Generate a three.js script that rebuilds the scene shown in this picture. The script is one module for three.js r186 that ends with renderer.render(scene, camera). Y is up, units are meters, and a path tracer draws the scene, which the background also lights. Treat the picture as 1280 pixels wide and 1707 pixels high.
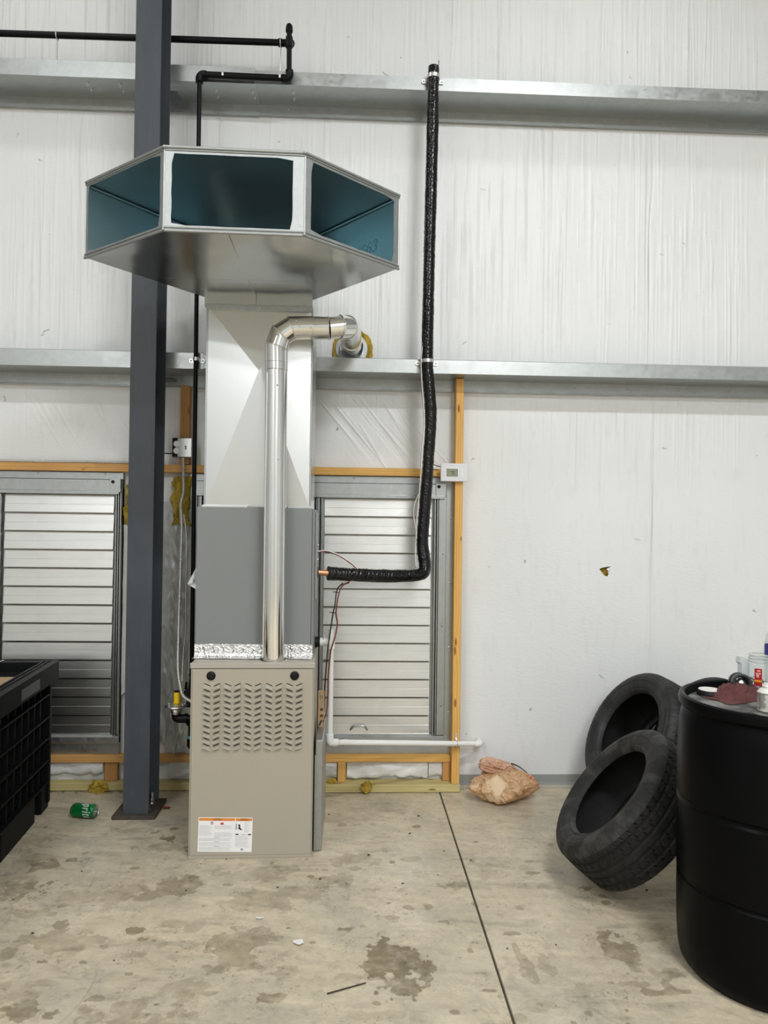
import * as THREE from 'three';
import { RoundedBoxGeometry } from 'three/addons/geometries/RoundedBoxGeometry.js';
import { mergeGeometries, toCreasedNormals } from 'three/addons/utils/BufferGeometryUtils.js';
import { RectAreaLightUniformsLib } from 'three/addons/lights/RectAreaLightUniformsLib.js';

// ---------------------------------------------------------------- camera, light, exposure
const scene = new THREE.Scene();
const camera = new THREE.PerspectiveCamera(2 * Math.atan(853.5 / 1220) * 180 / Math.PI, 1280 / 1707, 0.05, 60);
{
  const pitch = 0.01058, yaw = 0.04409, roll = 0.01295;
  const fw = new THREE.Vector3(Math.sin(yaw) * Math.cos(pitch), Math.sin(pitch), -Math.cos(yaw) * Math.cos(pitch));
  const r0 = new THREE.Vector3().crossVectors(fw, new THREE.Vector3(0, 1, 0)).normalize();
  const u0 = new THREE.Vector3().crossVectors(r0, fw);
  camera.position.set(0.4594, 1.4863, 4.0858);
  camera.up.copy(r0.clone().multiplyScalar(-Math.sin(roll)).addScaledVector(u0, Math.cos(roll)));
  camera.lookAt(camera.position.clone().add(fw));
}
scene.background = new THREE.Color(0.75, 0.87, 1.0);      // plain bright sky seen only through the small door windows behind the camera
const renderer = new THREE.WebGLRenderer({ antialias: true });
renderer.toneMapping = THREE.LinearToneMapping;
renderer.toneMappingExposure = 1.0;
renderer.shadowMap.enabled = true;
RectAreaLightUniformsLib.init();
const LAMP_COLOR = new THREE.Color(0.985, 1.0, 1.015);
// high-bay LED strips: [x, z, y, power]; a weak row hangs close to the wall, strong rows above and behind the camera
const LAMPS = [[-1.5, 1.32, 5.25, 10], [1.9, 1.32, 5.25, 10], [-1.9, 4.1, 5.25, 50], [1.9, 4.1, 5.25, 136], [-2.4, 7.4, 5.25, 112], [2.4, 7.4, 5.25, 210], [-3.4, 9.8, 5.25, 105], [3.4, 9.8, 5.25, 105]];  // last pair is added to brighten the far corner mirrored in the duct

// ---------------------------------------------------------------- helpers
const V3 = (x, y, z) => new THREE.Vector3(x, y, z);
let seed = 12345;
const rnd = () => { seed = (seed * 1664525 + 1013904223) >>> 0; return seed / 4294967296; };
const rr = (a, b) => a + (b - a) * rnd();
const hash = (x, y, s) => { let h = Math.imul(x, 374761393) ^ Math.imul(y, 668265263) ^ Math.imul(s, 2147483647 - 97); h = Math.imul(h ^ (h >>> 13), 1274126177); h ^= h >>> 16; return (h >>> 0) / 4294967296; };
function vn(x, y, s = 0) {
  const xi = Math.floor(x), yi = Math.floor(y); let fx = x - xi, fy = y - yi;
  fx = fx * fx * (3 - 2 * fx); fy = fy * fy * (3 - 2 * fy);
  const a = hash(xi, yi, s), b = hash(xi + 1, yi, s), c = hash(xi, yi + 1, s), d = hash(xi + 1, yi + 1, s);
  return a + (b - a) * fx + (c - a) * fy + (a - b - c + d) * fx * fy;
}
function fbm(x, y, o = 4, s = 0) { let t = 0, a = 0.5, n = 0; for (let i = 0; i < o; i++) { t += a * vn(x, y, s + i * 17); n += a; x *= 2.03; y *= 2.03; a *= 0.5; } return t / n; }
function vn3(x, y, z, s = 0) { const zi = Math.floor(z); let f = z - zi; f = f * f * (3 - 2 * f); return vn(x, y, s + zi * 131) * (1 - f) + vn(x, y, s + (zi + 1) * 131) * f; }
function fbm3(x, y, z, o = 3, s = 0) { let t = 0, a = 0.5, n = 0; for (let i = 0; i < o; i++) { t += a * vn3(x, y, z, s + i * 19); n += a; x *= 2.03; y *= 2.03; z *= 2.03; a *= 0.5; } return t / n; }
const clamp = (x, a = 0, b = 1) => Math.min(b, Math.max(a, x));
const sstep = (a, b, x) => { const t = clamp((x - a) / (b - a)); return t * t * (3 - 2 * t); };

// textures: pixel function returns a grey number or [r, g, b], 0..1, stored as bytes
function tex(w, h, fn, { srgb = false, wrap = THREE.RepeatWrapping, repeat } = {}) {
  const d = new Uint8Array(w * h * 4);
  for (let j = 0; j < h; j++) for (let i = 0; i < w; i++) {
    const c = fn(i, j), k = (j * w + i) * 4;
    if (typeof c === 'number') d[k] = d[k + 1] = d[k + 2] = clamp(c) * 255; else { d[k] = clamp(c[0]) * 255; d[k + 1] = clamp(c[1]) * 255; d[k + 2] = clamp(c[2]) * 255; }
    d[k + 3] = 255;
  }
  const t = new THREE.DataTexture(d, w, h, THREE.RGBAFormat);
  t.magFilter = THREE.LinearFilter; t.minFilter = THREE.LinearMipmapLinearFilter; t.generateMipmaps = true;
  t.wrapS = t.wrapT = wrap; if (srgb) t.colorSpace = THREE.SRGBColorSpace;
  if (repeat) t.repeat.set(repeat[0], repeat[1]);
  t.needsUpdate = true; return t;
}
function canvasTex(w, h, draw) {
  const c = document.createElement('canvas'); c.width = w; c.height = h; draw(c.getContext('2d'), w, h);
  const t = new THREE.CanvasTexture(c); t.colorSpace = THREE.SRGBColorSpace; t.magFilter = THREE.LinearFilter; return t;
}

// geometry: uv in metres from the axis each face looks along
function mUV(g) {
  g = g.index ? g.toNonIndexed() : g;
  const p = g.attributes.position, uv = new Float32Array(p.count * 2), a = V3(), b = V3(), c = V3(), n = V3();
  for (let i = 0; i < p.count; i += 3) {
    a.fromBufferAttribute(p, i); b.fromBufferAttribute(p, i + 1); c.fromBufferAttribute(p, i + 2);
    n.crossVectors(b.clone().sub(a), c.clone().sub(a));
    const ax = Math.abs(n.x), ay = Math.abs(n.y), az = Math.abs(n.z);
    [a, b, c].forEach((q, k) => {
      const [u, v] = az >= ax && az >= ay ? [q.x, q.y] : ax >= ay ? [q.z, q.y] : [q.x, q.z];
      uv[(i + k) * 2] = u; uv[(i + k) * 2 + 1] = v;
    });
  }
  g.setAttribute('uv', new THREE.BufferAttribute(uv, 2));
  return g;
}
// box given by its two corners, with a small chamfer
function box(x0, x1, y0, y1, z0, z1, r = 0.0015) {
  const w = x1 - x0, h = y1 - y0, d = z1 - z0; r = Math.min(r, w * 0.3, h * 0.3, d * 0.3);
  const g = r > 0 ? new RoundedBoxGeometry(w, h, d, 1, r) : new THREE.BoxGeometry(w, h, d);
  g.translate((x0 + x1) / 2, (y0 + y1) / 2, (z0 + z1) / 2);
  return mUV(g);
}
const merge = (list) => mergeGeometries(list.map((g) => { g = g.index ? g.toNonIndexed() : g; for (const k of Object.keys(g.attributes)) if (!['position', 'normal', 'uv'].includes(k)) g.deleteAttribute(k); if (!g.attributes.normal) g.computeVertexNormals(); g.morphAttributes = {}; return g; }));
// cylinder between two points
function rod(a, b, r, r2 = r, seg = 20) {
  const d = b.clone().sub(a), g = new THREE.CylinderGeometry(r2, r, d.length(), seg);
  g.applyQuaternion(new THREE.Quaternion().setFromUnitVectors(V3(0, 1, 0), d.clone().normalize()));
  g.translate((a.x + b.x) / 2, (a.y + b.y) / 2, (a.z + b.z) / 2); return g;
}
function lathe(pts, seg = 48) { return new THREE.LatheGeometry(pts.map(([r, y]) => new THREE.Vector2(r, y)), seg); }
function aim(g, n) { g.applyQuaternion(new THREE.Quaternion().setFromUnitVectors(V3(0, 1, 0), n.clone().normalize())); return g; }
// smooth capped tube through points, uv in metres along it; bump(u, v) moves the skin outward
function tube(pts, r, { n = 64, seg = 14, bump = null, tension = 0.5, closed = false } = {}) {
  const curve = new THREE.CatmullRomCurve3(pts.map((p) => Array.isArray(p) ? V3(...p) : p), closed, 'catmullrom', tension);
  const L = curve.getLength(), fr = curve.computeFrenetFrames(n, closed);
  const pos = [], uv = [], idx = [];
  for (let i = 0; i <= n; i++) {
    const c = curve.getPointAt(i / n), N = fr.normals[i], B = fr.binormals[i], s = L * i / n;
    const R = typeof r === 'function' ? r(i / n) : r;
    for (let j = 0; j <= seg; j++) {
      const a = (j % seg) / seg * Math.PI * 2, q = R + (bump ? bump(s, a) : 0);
      pos.push(c.x + q * (Math.cos(a) * N.x + Math.sin(a) * B.x), c.y + q * (Math.cos(a) * N.y + Math.sin(a) * B.y), c.z + q * (Math.cos(a) * N.z + Math.sin(a) * B.z));
      uv.push(j / seg * Math.PI * 2 * R, s);
    }
  }
  for (let i = 0; i < n; i++) for (let j = 0; j < seg; j++) { const a = i * (seg + 1) + j, b = a + seg + 1; idx.push(a, a + 1, b, b, a + 1, b + 1); }
  for (const e of [0, n]) {
    const c = curve.getPointAt(e / n), k = pos.length / 3, base = e * (seg + 1);
    pos.push(c.x, c.y, c.z); uv.push(0, 0);
    for (let j = 0; j < seg; j++) e ? idx.push(k, base + j, base + j + 1) : idx.push(k, base + j + 1, base + j);
  }
  const g = new THREE.BufferGeometry();
  g.setAttribute('position', new THREE.Float32BufferAttribute(pos, 3)); g.setAttribute('uv', new THREE.Float32BufferAttribute(uv, 2)); g.setIndex(idx);
  g.computeVertexNormals();
  // close the seam of normals
  const nn = g.attributes.normal;
  for (let i = 0; i <= n; i++) { const a = i * (seg + 1), b = a + seg, x = V3(nn.getX(a) + nn.getX(b), nn.getY(a) + nn.getY(b), nn.getZ(a) + nn.getZ(b)).normalize(); nn.setXYZ(a, x.x, x.y, x.z); nn.setXYZ(b, x.x, x.y, x.z); }
  return g;
}
// flat polygons (each a list of points, convex) joined into a faceted surface
function facets(polys) {
  const pos = [];
  for (const p of polys) for (let i = 1; i < p.length - 1; i++) pos.push(...p[0], ...p[i], ...p[i + 1]);
  const g = new THREE.BufferGeometry(); g.setAttribute('position', new THREE.Float32BufferAttribute(pos, 3)); g.computeVertexNormals(); return mUV(g);
}
// outline in x-y extruded along z from 0 to depth
function plate(outline, holes, depth, bevel = 0) {
  const s = new THREE.Shape(outline.map(([x, y]) => new THREE.Vector2(x, y)));
  for (const h of holes || []) s.holes.push(new THREE.Path(h.map(([x, y]) => new THREE.Vector2(x, y))));
  const g = new THREE.ExtrudeGeometry(s, { depth, bevelEnabled: bevel > 0, bevelThickness: bevel, bevelSize: bevel, bevelSegments: 1, curveSegments: 6 });
  return mUV(g);
}
// profile in (z, y) extruded along x from x0 to x1
function extrudeX(profile, x0, x1) {
  const s = new THREE.Shape(profile.map(([z, y]) => new THREE.Vector2(-z, y)));
  const g = new THREE.ExtrudeGeometry(s, { depth: x1 - x0, bevelEnabled: false }); g.rotateY(Math.PI / 2); g.translate(x0, 0, 0);
  return mUV(g);
}
const crease = (g, a = 0.6) => toCreasedNormals(g, a);

const taken = new Map();
function numbered(name) { const k = taken.get(name) || 0; taken.set(name, k + 1); return k ? `${name}_${String(k).padStart(3, '0')}` : name; }
// a thing: a Group standing at its base; its parts are given in world metres and moved into it
function thing(name, label, category, at = [0, 0, 0], group) {
  const o = new THREE.Group(); o.name = numbered(name); o.position.set(...at); o.userData = { label, category }; if (group) o.userData.group = group;
  scene.add(o); return o;
}
function rootPos(o) { const p = V3(0, 0, 0); while (o && o !== scene) { p.add(o.position); o = o.parent; } return p; }
function part(parent, name, geo, mat, label) {
  const p = rootPos(parent); geo.translate(-p.x, -p.y, -p.z);
  const m = new THREE.Mesh(geo, mat); m.name = name; if (label) m.userData.label = label; parent.add(m); return m;
}
function lpart(parent, name, geo, mat, label) { const m = new THREE.Mesh(geo, mat); m.name = name; if (label) m.userData.label = label; parent.add(m); return m; }
function struct(name, geo, mat) { const m = new THREE.Mesh(geo, mat); m.name = name; m.userData.kind = 'structure'; scene.add(m); return m; }
function single(name, geo, mat, label, category, group, at) {      // a thing made of one piece
  if (at) geo.translate(-at[0], -at[1], -at[2]);
  const m = new THREE.Mesh(geo, mat); m.name = numbered(name); if (at) m.position.set(...at); m.userData = { label, category }; if (group) m.userData.group = group; scene.add(m); return m;
}
// ---------------------------------------------------------------- materials
const L = (r, g, b) => new THREE.Color().setRGB(r, g, b);
const std = (color, roughness, extra = {}) => new THREE.MeshStandardMaterial({ color, roughness, ...extra });
const metal = (color, roughness, extra = {}) => new THREE.MeshStandardMaterial({ color, roughness, metalness: 1, ...extra });

// galvanised spangle: crystals of slightly different tone and gloss
const spCell = (() => {
  const N = 26, pts = []; for (let j = 0; j < N; j++) for (let i = 0; i < N; i++) pts.push([(i + hash(i, j, 5)) / N, (j + hash(i, j, 6)) / N, hash(i, j, 7)]);
  return (u, v) => {
    const ci = Math.floor(u * N), cj = Math.floor(v * N); let best = 9, val = 0;
    for (let dj = -1; dj <= 1; dj++) for (let di = -1; di <= 1; di++) {
      const i = (ci + di + N) % N, j = (cj + dj + N) % N, q = pts[j * N + i];
      let dx = Math.abs(q[0] - u), dy = Math.abs(q[1] - v); dx = Math.min(dx, 1 - dx); dy = Math.min(dy, 1 - dy);
      const d = dx * dx + dy * dy; if (d < best) { best = d; val = q[2]; }
    }
    return val;
  };
})();
const S = 512;
const spColor = tex(S, S, (i, j) => { const c = spCell(i / S, j / S), f = fbm(i / 60, j / 60, 4, 3), k = 0.86 + 0.08 * c + 0.10 * (f - 0.5); return [k, k * 1.0, k * 1.0]; }, { repeat: [2.2, 2.2] });
const spRough = tex(S, S, (i, j) => { const c = spCell(i / S, j / S), f = fbm(i / 40, j / 40, 4, 9); return 0.72 + 0.16 * c + 0.3 * (f - 0.5); }, { repeat: [2.2, 2.2] });
const dents = tex(S, S, (i, j) => 0.5 + 0.5 * (fbm(i / 128, j / 128, 2, 21) - 0.5) , { repeat: [1.1, 1.1] });
const M = {};
M.galv = metal(L(0.48, 0.50, 0.495), 0.42, { map: spColor, roughnessMap: spRough });
M.galvDull = metal(L(0.48, 0.50, 0.495), 0.58, { map: spColor, roughnessMap: spRough });
M.girt = metal(L(0.48, 0.50, 0.495), 0.50, { map: spColor, roughnessMap: spRough });
M.sheet = metal(L(0.70, 0.71, 0.70), 0.30);
M.hoodSkin = metal(L(0.48, 0.50, 0.495), 0.20, { bumpMap: dents, bumpScale: 0.012 });
M.hoodEdge = metal(L(0.48, 0.50, 0.495), 0.52, { map: spColor });
M.hoodInside = std(L(0.41, 0.55, 0.59), 0.24, { metalness: 0.9 });
M.flue = metal(L(0.80, 0.80, 0.78), 0.13);
M.slat = metal(L(0.76, 0.76, 0.73), 0.30, { map: tex(256, 256, (i, j) => 0.93 + 0.05 * (vn(i / 120, j / 3, 31) - 0.5) + 0.10 * (fbm(i / 60, j / 40, 3, 32) - 0.5), { repeat: [1.6, 3.2] }) });
M.zinc = metal(L(0.72, 0.72, 0.70), 0.3);
M.blackIron = new THREE.MeshPhysicalMaterial({ color: L(0.004, 0.004, 0.005), roughness: 0.36, specularIntensity: 0.3 });
M.blackRubber = new THREE.MeshPhysicalMaterial({ color: L(0.006, 0.006, 0.006), roughness: 0.5, specularIntensity: 0.5 });
M.pvc = std(L(0.82, 0.82, 0.79), 0.32);
M.white = std(L(0.80, 0.80, 0.79), 0.45);
M.copper = metal(L(0.72, 0.36, 0.20), 0.38);
M.yellow = std(L(0.85, 0.55, 0.01), 0.45);
M.teal = std(L(0.03, 0.32, 0.36), 0.6);

// orange-peel for paint
const peel = tex(256, 256, (i, j) => fbm(i / 3, j / 3, 3, 41), { repeat: [9, 9] });
M.furnace = std(L(0.39, 0.355, 0.285), 0.42, { bumpMap: peel, bumpScale: 0.00025 });
M.furnaceTop = std(L(0.40, 0.37, 0.31), 0.42);
M.coil = std(L(0.205, 0.215, 0.215), 0.5, { bumpMap: peel, bumpScale: 0.0002 });
const colDirt = tex(256, 1024, (i, j) => { const a = fbm(i / 40, j / 60, 5, 51), b = fbm(i / 6, j / 50, 4, 52), s = sstep(0.62, 0.75, b) * 0.22; const k = 0.84 + 0.25 * (a - 0.5) + s * 0.5; return [k, k, k * (1 - s * 0.2)]; }, { repeat: [1.6, 0.4] });
M.column = std(L(0.052, 0.062, 0.075), 0.5, { map: colDirt, bumpMap: peel, bumpScale: 0.0005 });
M.basePlate = std(L(0.075, 0.06, 0.045), 0.75, { map: tex(256, 256, (i, j) => 0.6 + 0.6 * (fbm(i / 20, j / 20, 5, 55) - 0.3), { repeat: [4, 4] }) });

// wood: grain runs along v
function woodTex(s, knots) {
  const w = 128, h = 1024, ks = []; for (let k = 0; k < knots; k++) ks.push([hash(k, 1, s) * w, hash(k, 2, s) * h, 4 + 6 * hash(k, 3, s)]);
  return tex(w, h, (i, j) => {
    let du = 0, kn = 0; for (const [kx, ky, kr] of ks) { const dx = i - kx, dy = (j - ky) / 2.4, d = Math.hypot(dx, dy); du += (dx >= 0 ? 1 : -1) * 10 * Math.exp(-d / (kr * 2)); kn = Math.max(kn, sstep(kr, kr * 0.4, d)); }
    const ring = 0.5 + 0.5 * Math.sin((i + du) * 0.42 + 5 * fbm(i / 60, j / 220, 3, s + 4)), f = fbm(i / 3, j / 90, 3, s + 8), g = fbm(i / 60, j / 200, 3, s + 9);
    const k = 0.80 + 0.13 * ring + 0.16 * (f - 0.5) + 0.3 * (g - 0.5);
    return [k * (1 - 0.62 * kn), k * (0.99 - 0.04 * (1 - ring)) * (1 - 0.72 * kn), k * (0.97 - 0.10 * (1 - ring)) * (1 - 0.75 * kn)];
  });
}
const wt = [woodTex(61, 9), woodTex(67, 7), woodTex(71, 6)];
const woodRough = tex(64, 256, (i, j) => 0.85 + 0.2 * (fbm(i / 4, j / 30, 3, 77) - 0.5));
function wood(k, color, along) {   // along: 'y' when the piece stands, 'x' when it lies
  const t = wt[k].clone(); t.wrapS = t.wrapT = THREE.RepeatWrapping; t.needsUpdate = true;
  if (along === 'x') { t.rotation = Math.PI / 2; t.repeat.set(8, 0.62); } else t.repeat.set(8, 0.62);
  t.offset.set(k * 0.37, k * 0.21);
  return std(color, 0.68, { map: t });
}
M.pineY = wood(0, L(0.80, 0.47, 0.135), 'y'); M.pineX = wood(1, L(0.78, 0.46, 0.13), 'x'); M.pineX2 = wood(2, L(0.70, 0.39, 0.13), 'x'); M.pineY2 = wood(2, L(0.58, 0.31, 0.10), 'y');
M.treated = wood(1, L(0.60, 0.52, 0.24), 'x');
M.card = std(L(0.48, 0.33, 0.18), 0.85, { map: tex(128, 128, (i, j) => 0.85 + 0.3 * (fbm(i / 5, j / 20, 4, 81) - 0.5), { repeat: [6, 6] }) });
M.fiberglass = std(L(0.62, 0.46, 0.07), 0.95, { map: tex(256, 256, (i, j) => { const a = fbm(i / 14, j / 30, 5, 85), b = fbm(i / 3, j / 6, 3, 86); const k = 0.35 + 0.9 * (a - 0.2) + 0.35 * (b - 0.5); return [k, k * 0.92, k * 0.7]; }, { repeat: [5, 5] }) });
M.facing = std(L(0.74, 0.74, 0.72), 0.55);
M.plasticSheet = std(L(0.50, 0.51, 0.50), 0.28, { metalness: 0.35 });
M.foil = metal(L(0.80, 0.80, 0.79), 0.22, { bumpMap: tex(512, 128, (i, j) => { const a = fbm(i / 14, j / 14, 4, 91), b = Math.abs(vn(i / 9 + j / 11, j / 9 - i / 30, 93) - 0.5); return 0.5 * a + b; }, { repeat: [2, 8] }), bumpScale: 0.006 });
M.tape = new THREE.MeshPhysicalMaterial({ color: L(0.004, 0.004, 0.005), roughness: 0.20, specularIntensity: 0.8 });

// white woven wall facing: fine crinkle, vertical pull lines, a few slanting ones; x from -2.2 to 3.0, y from 0 to 5.2 metres
const WX0 = -2.2, WW = 5.2, WH = 5.2, WN = 2048;
const wallTexes = (() => {
  const H = new Float32Array(WN * WN), D = new Float32Array(WN * WN).fill(1);
  const px = WN / WW;
  // stroke: from (x, yTop) downwards, drifting sideways
  function stroke(x, yTop, len, w, amp, slope = 0, wob = 0.004) {
    const ph = rr(0, 100), n = Math.ceil(len * px);
    for (let s = 0; s < n; s++) {
      const t = s / n, y = yTop - t * len, env = Math.sin(Math.PI * Math.pow(t, 0.6)), xx = x + slope * t * len + wob * (vn(t * len * 3 + ph, 3, 7) - 0.5) * 2;
      const c = (xx - WX0) * px, j = Math.floor(y * px), hw = w * px * 2.2; if (j < 0 || j >= WN) continue;
      for (let i = Math.max(0, Math.ceil(c - hw)); i <= Math.min(WN - 1, c + hw); i++) { const d = (i - c) / (w * px); H[j * WN + i] += amp * env * Math.exp(-d * d); }
    }
  }
  // pull lines hang from the girts: dense groups, sparser between
  const groups = [[-1.5, 0.55], [-0.9, 0.3], [0.9, 0.45], [1.6, 0.25], [2.1, 0.3], [2.45, 0.25], [1.25, 0.2], [0.45, 0.3], [-0.2, 0.4]];
  for (const [yTop, spread] of [[5.15, 1.5], [4.55, 0.8], [3.72, 1.5], [3.3, 1.0], [2.18, 0.45]]) {
    const lower = yTop < 2.5;
    for (let k = 0; k < (lower ? 190 : 330); k++) {
      const g = lower ? [2.0, 0.55] : groups[Math.floor(rnd() * groups.length)];
      const x = k % 4 === 0 && !lower ? rr(WX0, WX0 + WW) : g[0] + (rnd() + rnd() + rnd() - 1.5) * g[1] * 1.3;
      if (lower && x < 1.15) continue;
      stroke(x, yTop - rnd() * spread * (lower ? 0.1 : 0.5), rr(0.25, lower ? 0.8 : 1.3), rr(0.0035, 0.010), rr(-0.35, 0.75) * (lower ? 0.8 : 1), rr(-0.02, 0.02));
    }
  }
  // slack wrinkles slanting down to the right under the lower girt
  for (let k = 0; k < 26; k++) stroke(rr(0.25, 0.75), rr(2.0, 2.2), rr(0.25, 0.5), rr(0.006, 0.012), rr(-0.5, 1.0), rr(0.55, 0.95), 0.01);
  for (let k = 0; k < 14; k++) stroke(rr(-1.35, -0.85), rr(2.1, 2.2), rr(0.1, 0.32), rr(0.006, 0.014), rr(-0.6, 1.1), rr(0.3, 0.9), 0.01);
  // lap seams of the facing
  for (const [x, a, b] of [[0.28, 4.35, 1.3], [2.11, 3.72, 1.4], [2.15, 2.2, 2.15], [-1.05, 3.7, 1.4], [-1.4, 5.1, 1.2]]) { stroke(x, a, b, 0.010, 1.5, 0, 0.012); stroke(x + 0.03, a, b, 0.006, -0.8, 0, 0.012); }
  // scuffs and small tears
  for (let k = 0; k < 70; k++) {
    let x = rr(WX0 + 0.1, 2.9), y = rr(0.15, 4.6); const n = Math.floor(rr(2, 14)), vx = rr(-1, 1), vy = rr(-1, 1), dk = rr(0.35, 0.75);
    for (let s = 0; s < n; s++) { x += vx * 0.004 + rr(-0.003, 0.003); y += vy * 0.004 + rr(-0.003, 0.003); const i = Math.floor((x - WX0) * px), j = Math.floor(y * px); if (i > 0 && j > 0 && i < WN - 1 && j < WN - 1) { D[j * WN + i] = Math.min(D[j * WN + i], dk); D[j * WN + i + 1] = Math.min(D[j * WN + i + 1], 0.5 + dk / 2); } }
  }
  const bump = tex(WN, WN, (i, j) => {
    const x = i / px, y = j / px;
    const weave = vn(x * 46, y * 150, 101) * 0.10 + vn(x * 130, y * 330, 102) * 0.05 + (fbm(x * 9, y * 5, 3, 104) - 0.5) * 0.55;
    return 0.42 + 0.16 * (H[j * WN + i] + weave);
  }, { wrap: THREE.ClampToEdgeWrapping });
  const col = tex(WN / 2, WN / 2, (i, j) => {
    const a = i * 2, b = j * 2, d = Math.min(D[b * WN + a], D[b * WN + a + 1], D[(b + 1) * WN + a], D[(b + 1) * WN + a + 1]);
    const x = a / px, y = b / px, f = fbm(x * 3, y * 1.2, 4, 111), e = fbm(x * 40, y * 9, 3, 112), k = (0.985 + 0.03 * (f - 0.5) - 0.03 * sstep(0.6, 0.8, e)) * d;
    return [k, k * 0.999, k * 0.993];
  }, { wrap: THREE.ClampToEdgeWrapping });
  return { bump, col };
})();
M.liner = std(L(0.785, 0.80, 0.80), 0.42, { map: wallTexes.col, bumpMap: wallTexes.bump, bumpScale: 0.021 });
M.wallPlain = std(L(0.70, 0.71, 0.71), 0.6); M.wallSide = std(L(0.52, 0.53, 0.54), 0.6); M.roof = std(L(0.60, 0.61, 0.61), 0.7);

// concrete: cloudy cement, trowel marks, dried spills
const FX0 = -1.9, FW = 4.4, FD = 2.2;
const STAINS = [[0.62,1.60,0.101,0.109,1],[0.64,1.73,0.087,0.065,1],[0.71,1.65,0.040,0.038,0.8],[0.09,1.52,0.108,0.122,0.6],[0.17,1.45,0.064,0.073,0.5],[-0.24,1.08,0.096,0.076,0.7],[-0.31,1.15,0.094,0.046,0.6],[-0.82,0.90,0.060,0.048,0.8],[-0.73,0.86,0.036,0.025,1],[-0.82,1.10,0.085,0.061,0.8],[-0.36,0.64,0.033,0.038,1.1],[-0.58,1.36,0.026,0.032,0.7],[-0.64,1.29,0.018,0.017,0.5],[-0.49,1.83,0.080,0.037,0.8],[-0.19,1.85,0.125,0.057,0.5],[-0.31,1.78,0.026,0.014,0.6],[0.88,1.10,0.054,0.029,0.6],[0.74,0.87,0.034,0.022,0.5],[0.91,1.77,0.027,0.009,0.8],[0.91,1.68,0.036,0.016,0.6],[0.79,1.87,0.016,0.011,0.7],[0.77,1.27,0.018,0.022,0.6],[0.82,1.37,0.022,0.012,0.6],[1.05,1.58,0.012,0.084,0.5],[1.07,1.66,0.016,0.078,0.5],[1.10,1.65,0.057,0.045,0.45],[1.41,1.55,0.047,0.089,0.8],[1.43,1.62,0.041,0.053,0.6],[1.45,1.79,0.077,0.017,0.7],[1.40,1.75,0.066,0.015,0.5],[1.51,1.70,0.056,0.055,0.6],[1.54,1.48,0.065,0.037,0.5],[0.12,1.20,0.140,0.087,0.4],[0.27,1.14,0.144,0.074,0.4],[0.49,0.88,0.115,0.050,0.45],[0.41,1.04,0.099,0.059,0.4],[-0.20,0.81,0.053,0.046,0.3],[-0.46,1.19,0.069,0.070,0.35],[-0.13,1.37,0.109,0.039,0.35],[1.44,1.13,0.044,0.024,0.9],[1.47,1.25,0.024,0.018,0.8],[-0.52,1.70,0.057,0.018,0.4],[0.02,1.76,0.047,0.012,0.5],[-1.02,0.71,0.106,0.083,0.4],[0.68,0.32,0.185,0.076,0.3],[1.09,0.92,0.105,0.044,0.25],[1.30,1.11,0.059,0.024,0.4],[-0.22,1.48,0.083,0.029,0.3],[-0.69,1.54,0.028,0.041,0.6],[0.40,0.43,0.119,0.057,0.35],[-0.53,0.56,0.113,0.053,0.35]];
for (let k = 0; k < 22; k++) STAINS.push([rr(-1.1, 0.35), rr(0.45, 2.0), rr(0.06, 0.16), rr(0.03, 0.08), rr(0.22, 0.5)]);
for (let k = 0; k < 12; k++) STAINS.push([rr(0.4, 1.7), rr(0.45, 2.0), rr(0.04, 0.12), rr(0.02, 0.06), rr(0.15, 0.4)]);
for (let k = 0; k < 190; k++) { const r = Math.pow(rnd(), 2.5) * 0.02 + 0.004; STAINS.push([rr(-1.1, 1.9), rr(0.3, 2.05), r * rr(0.8, 1.8), r, rr(0.3, 0.9)]); }
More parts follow.
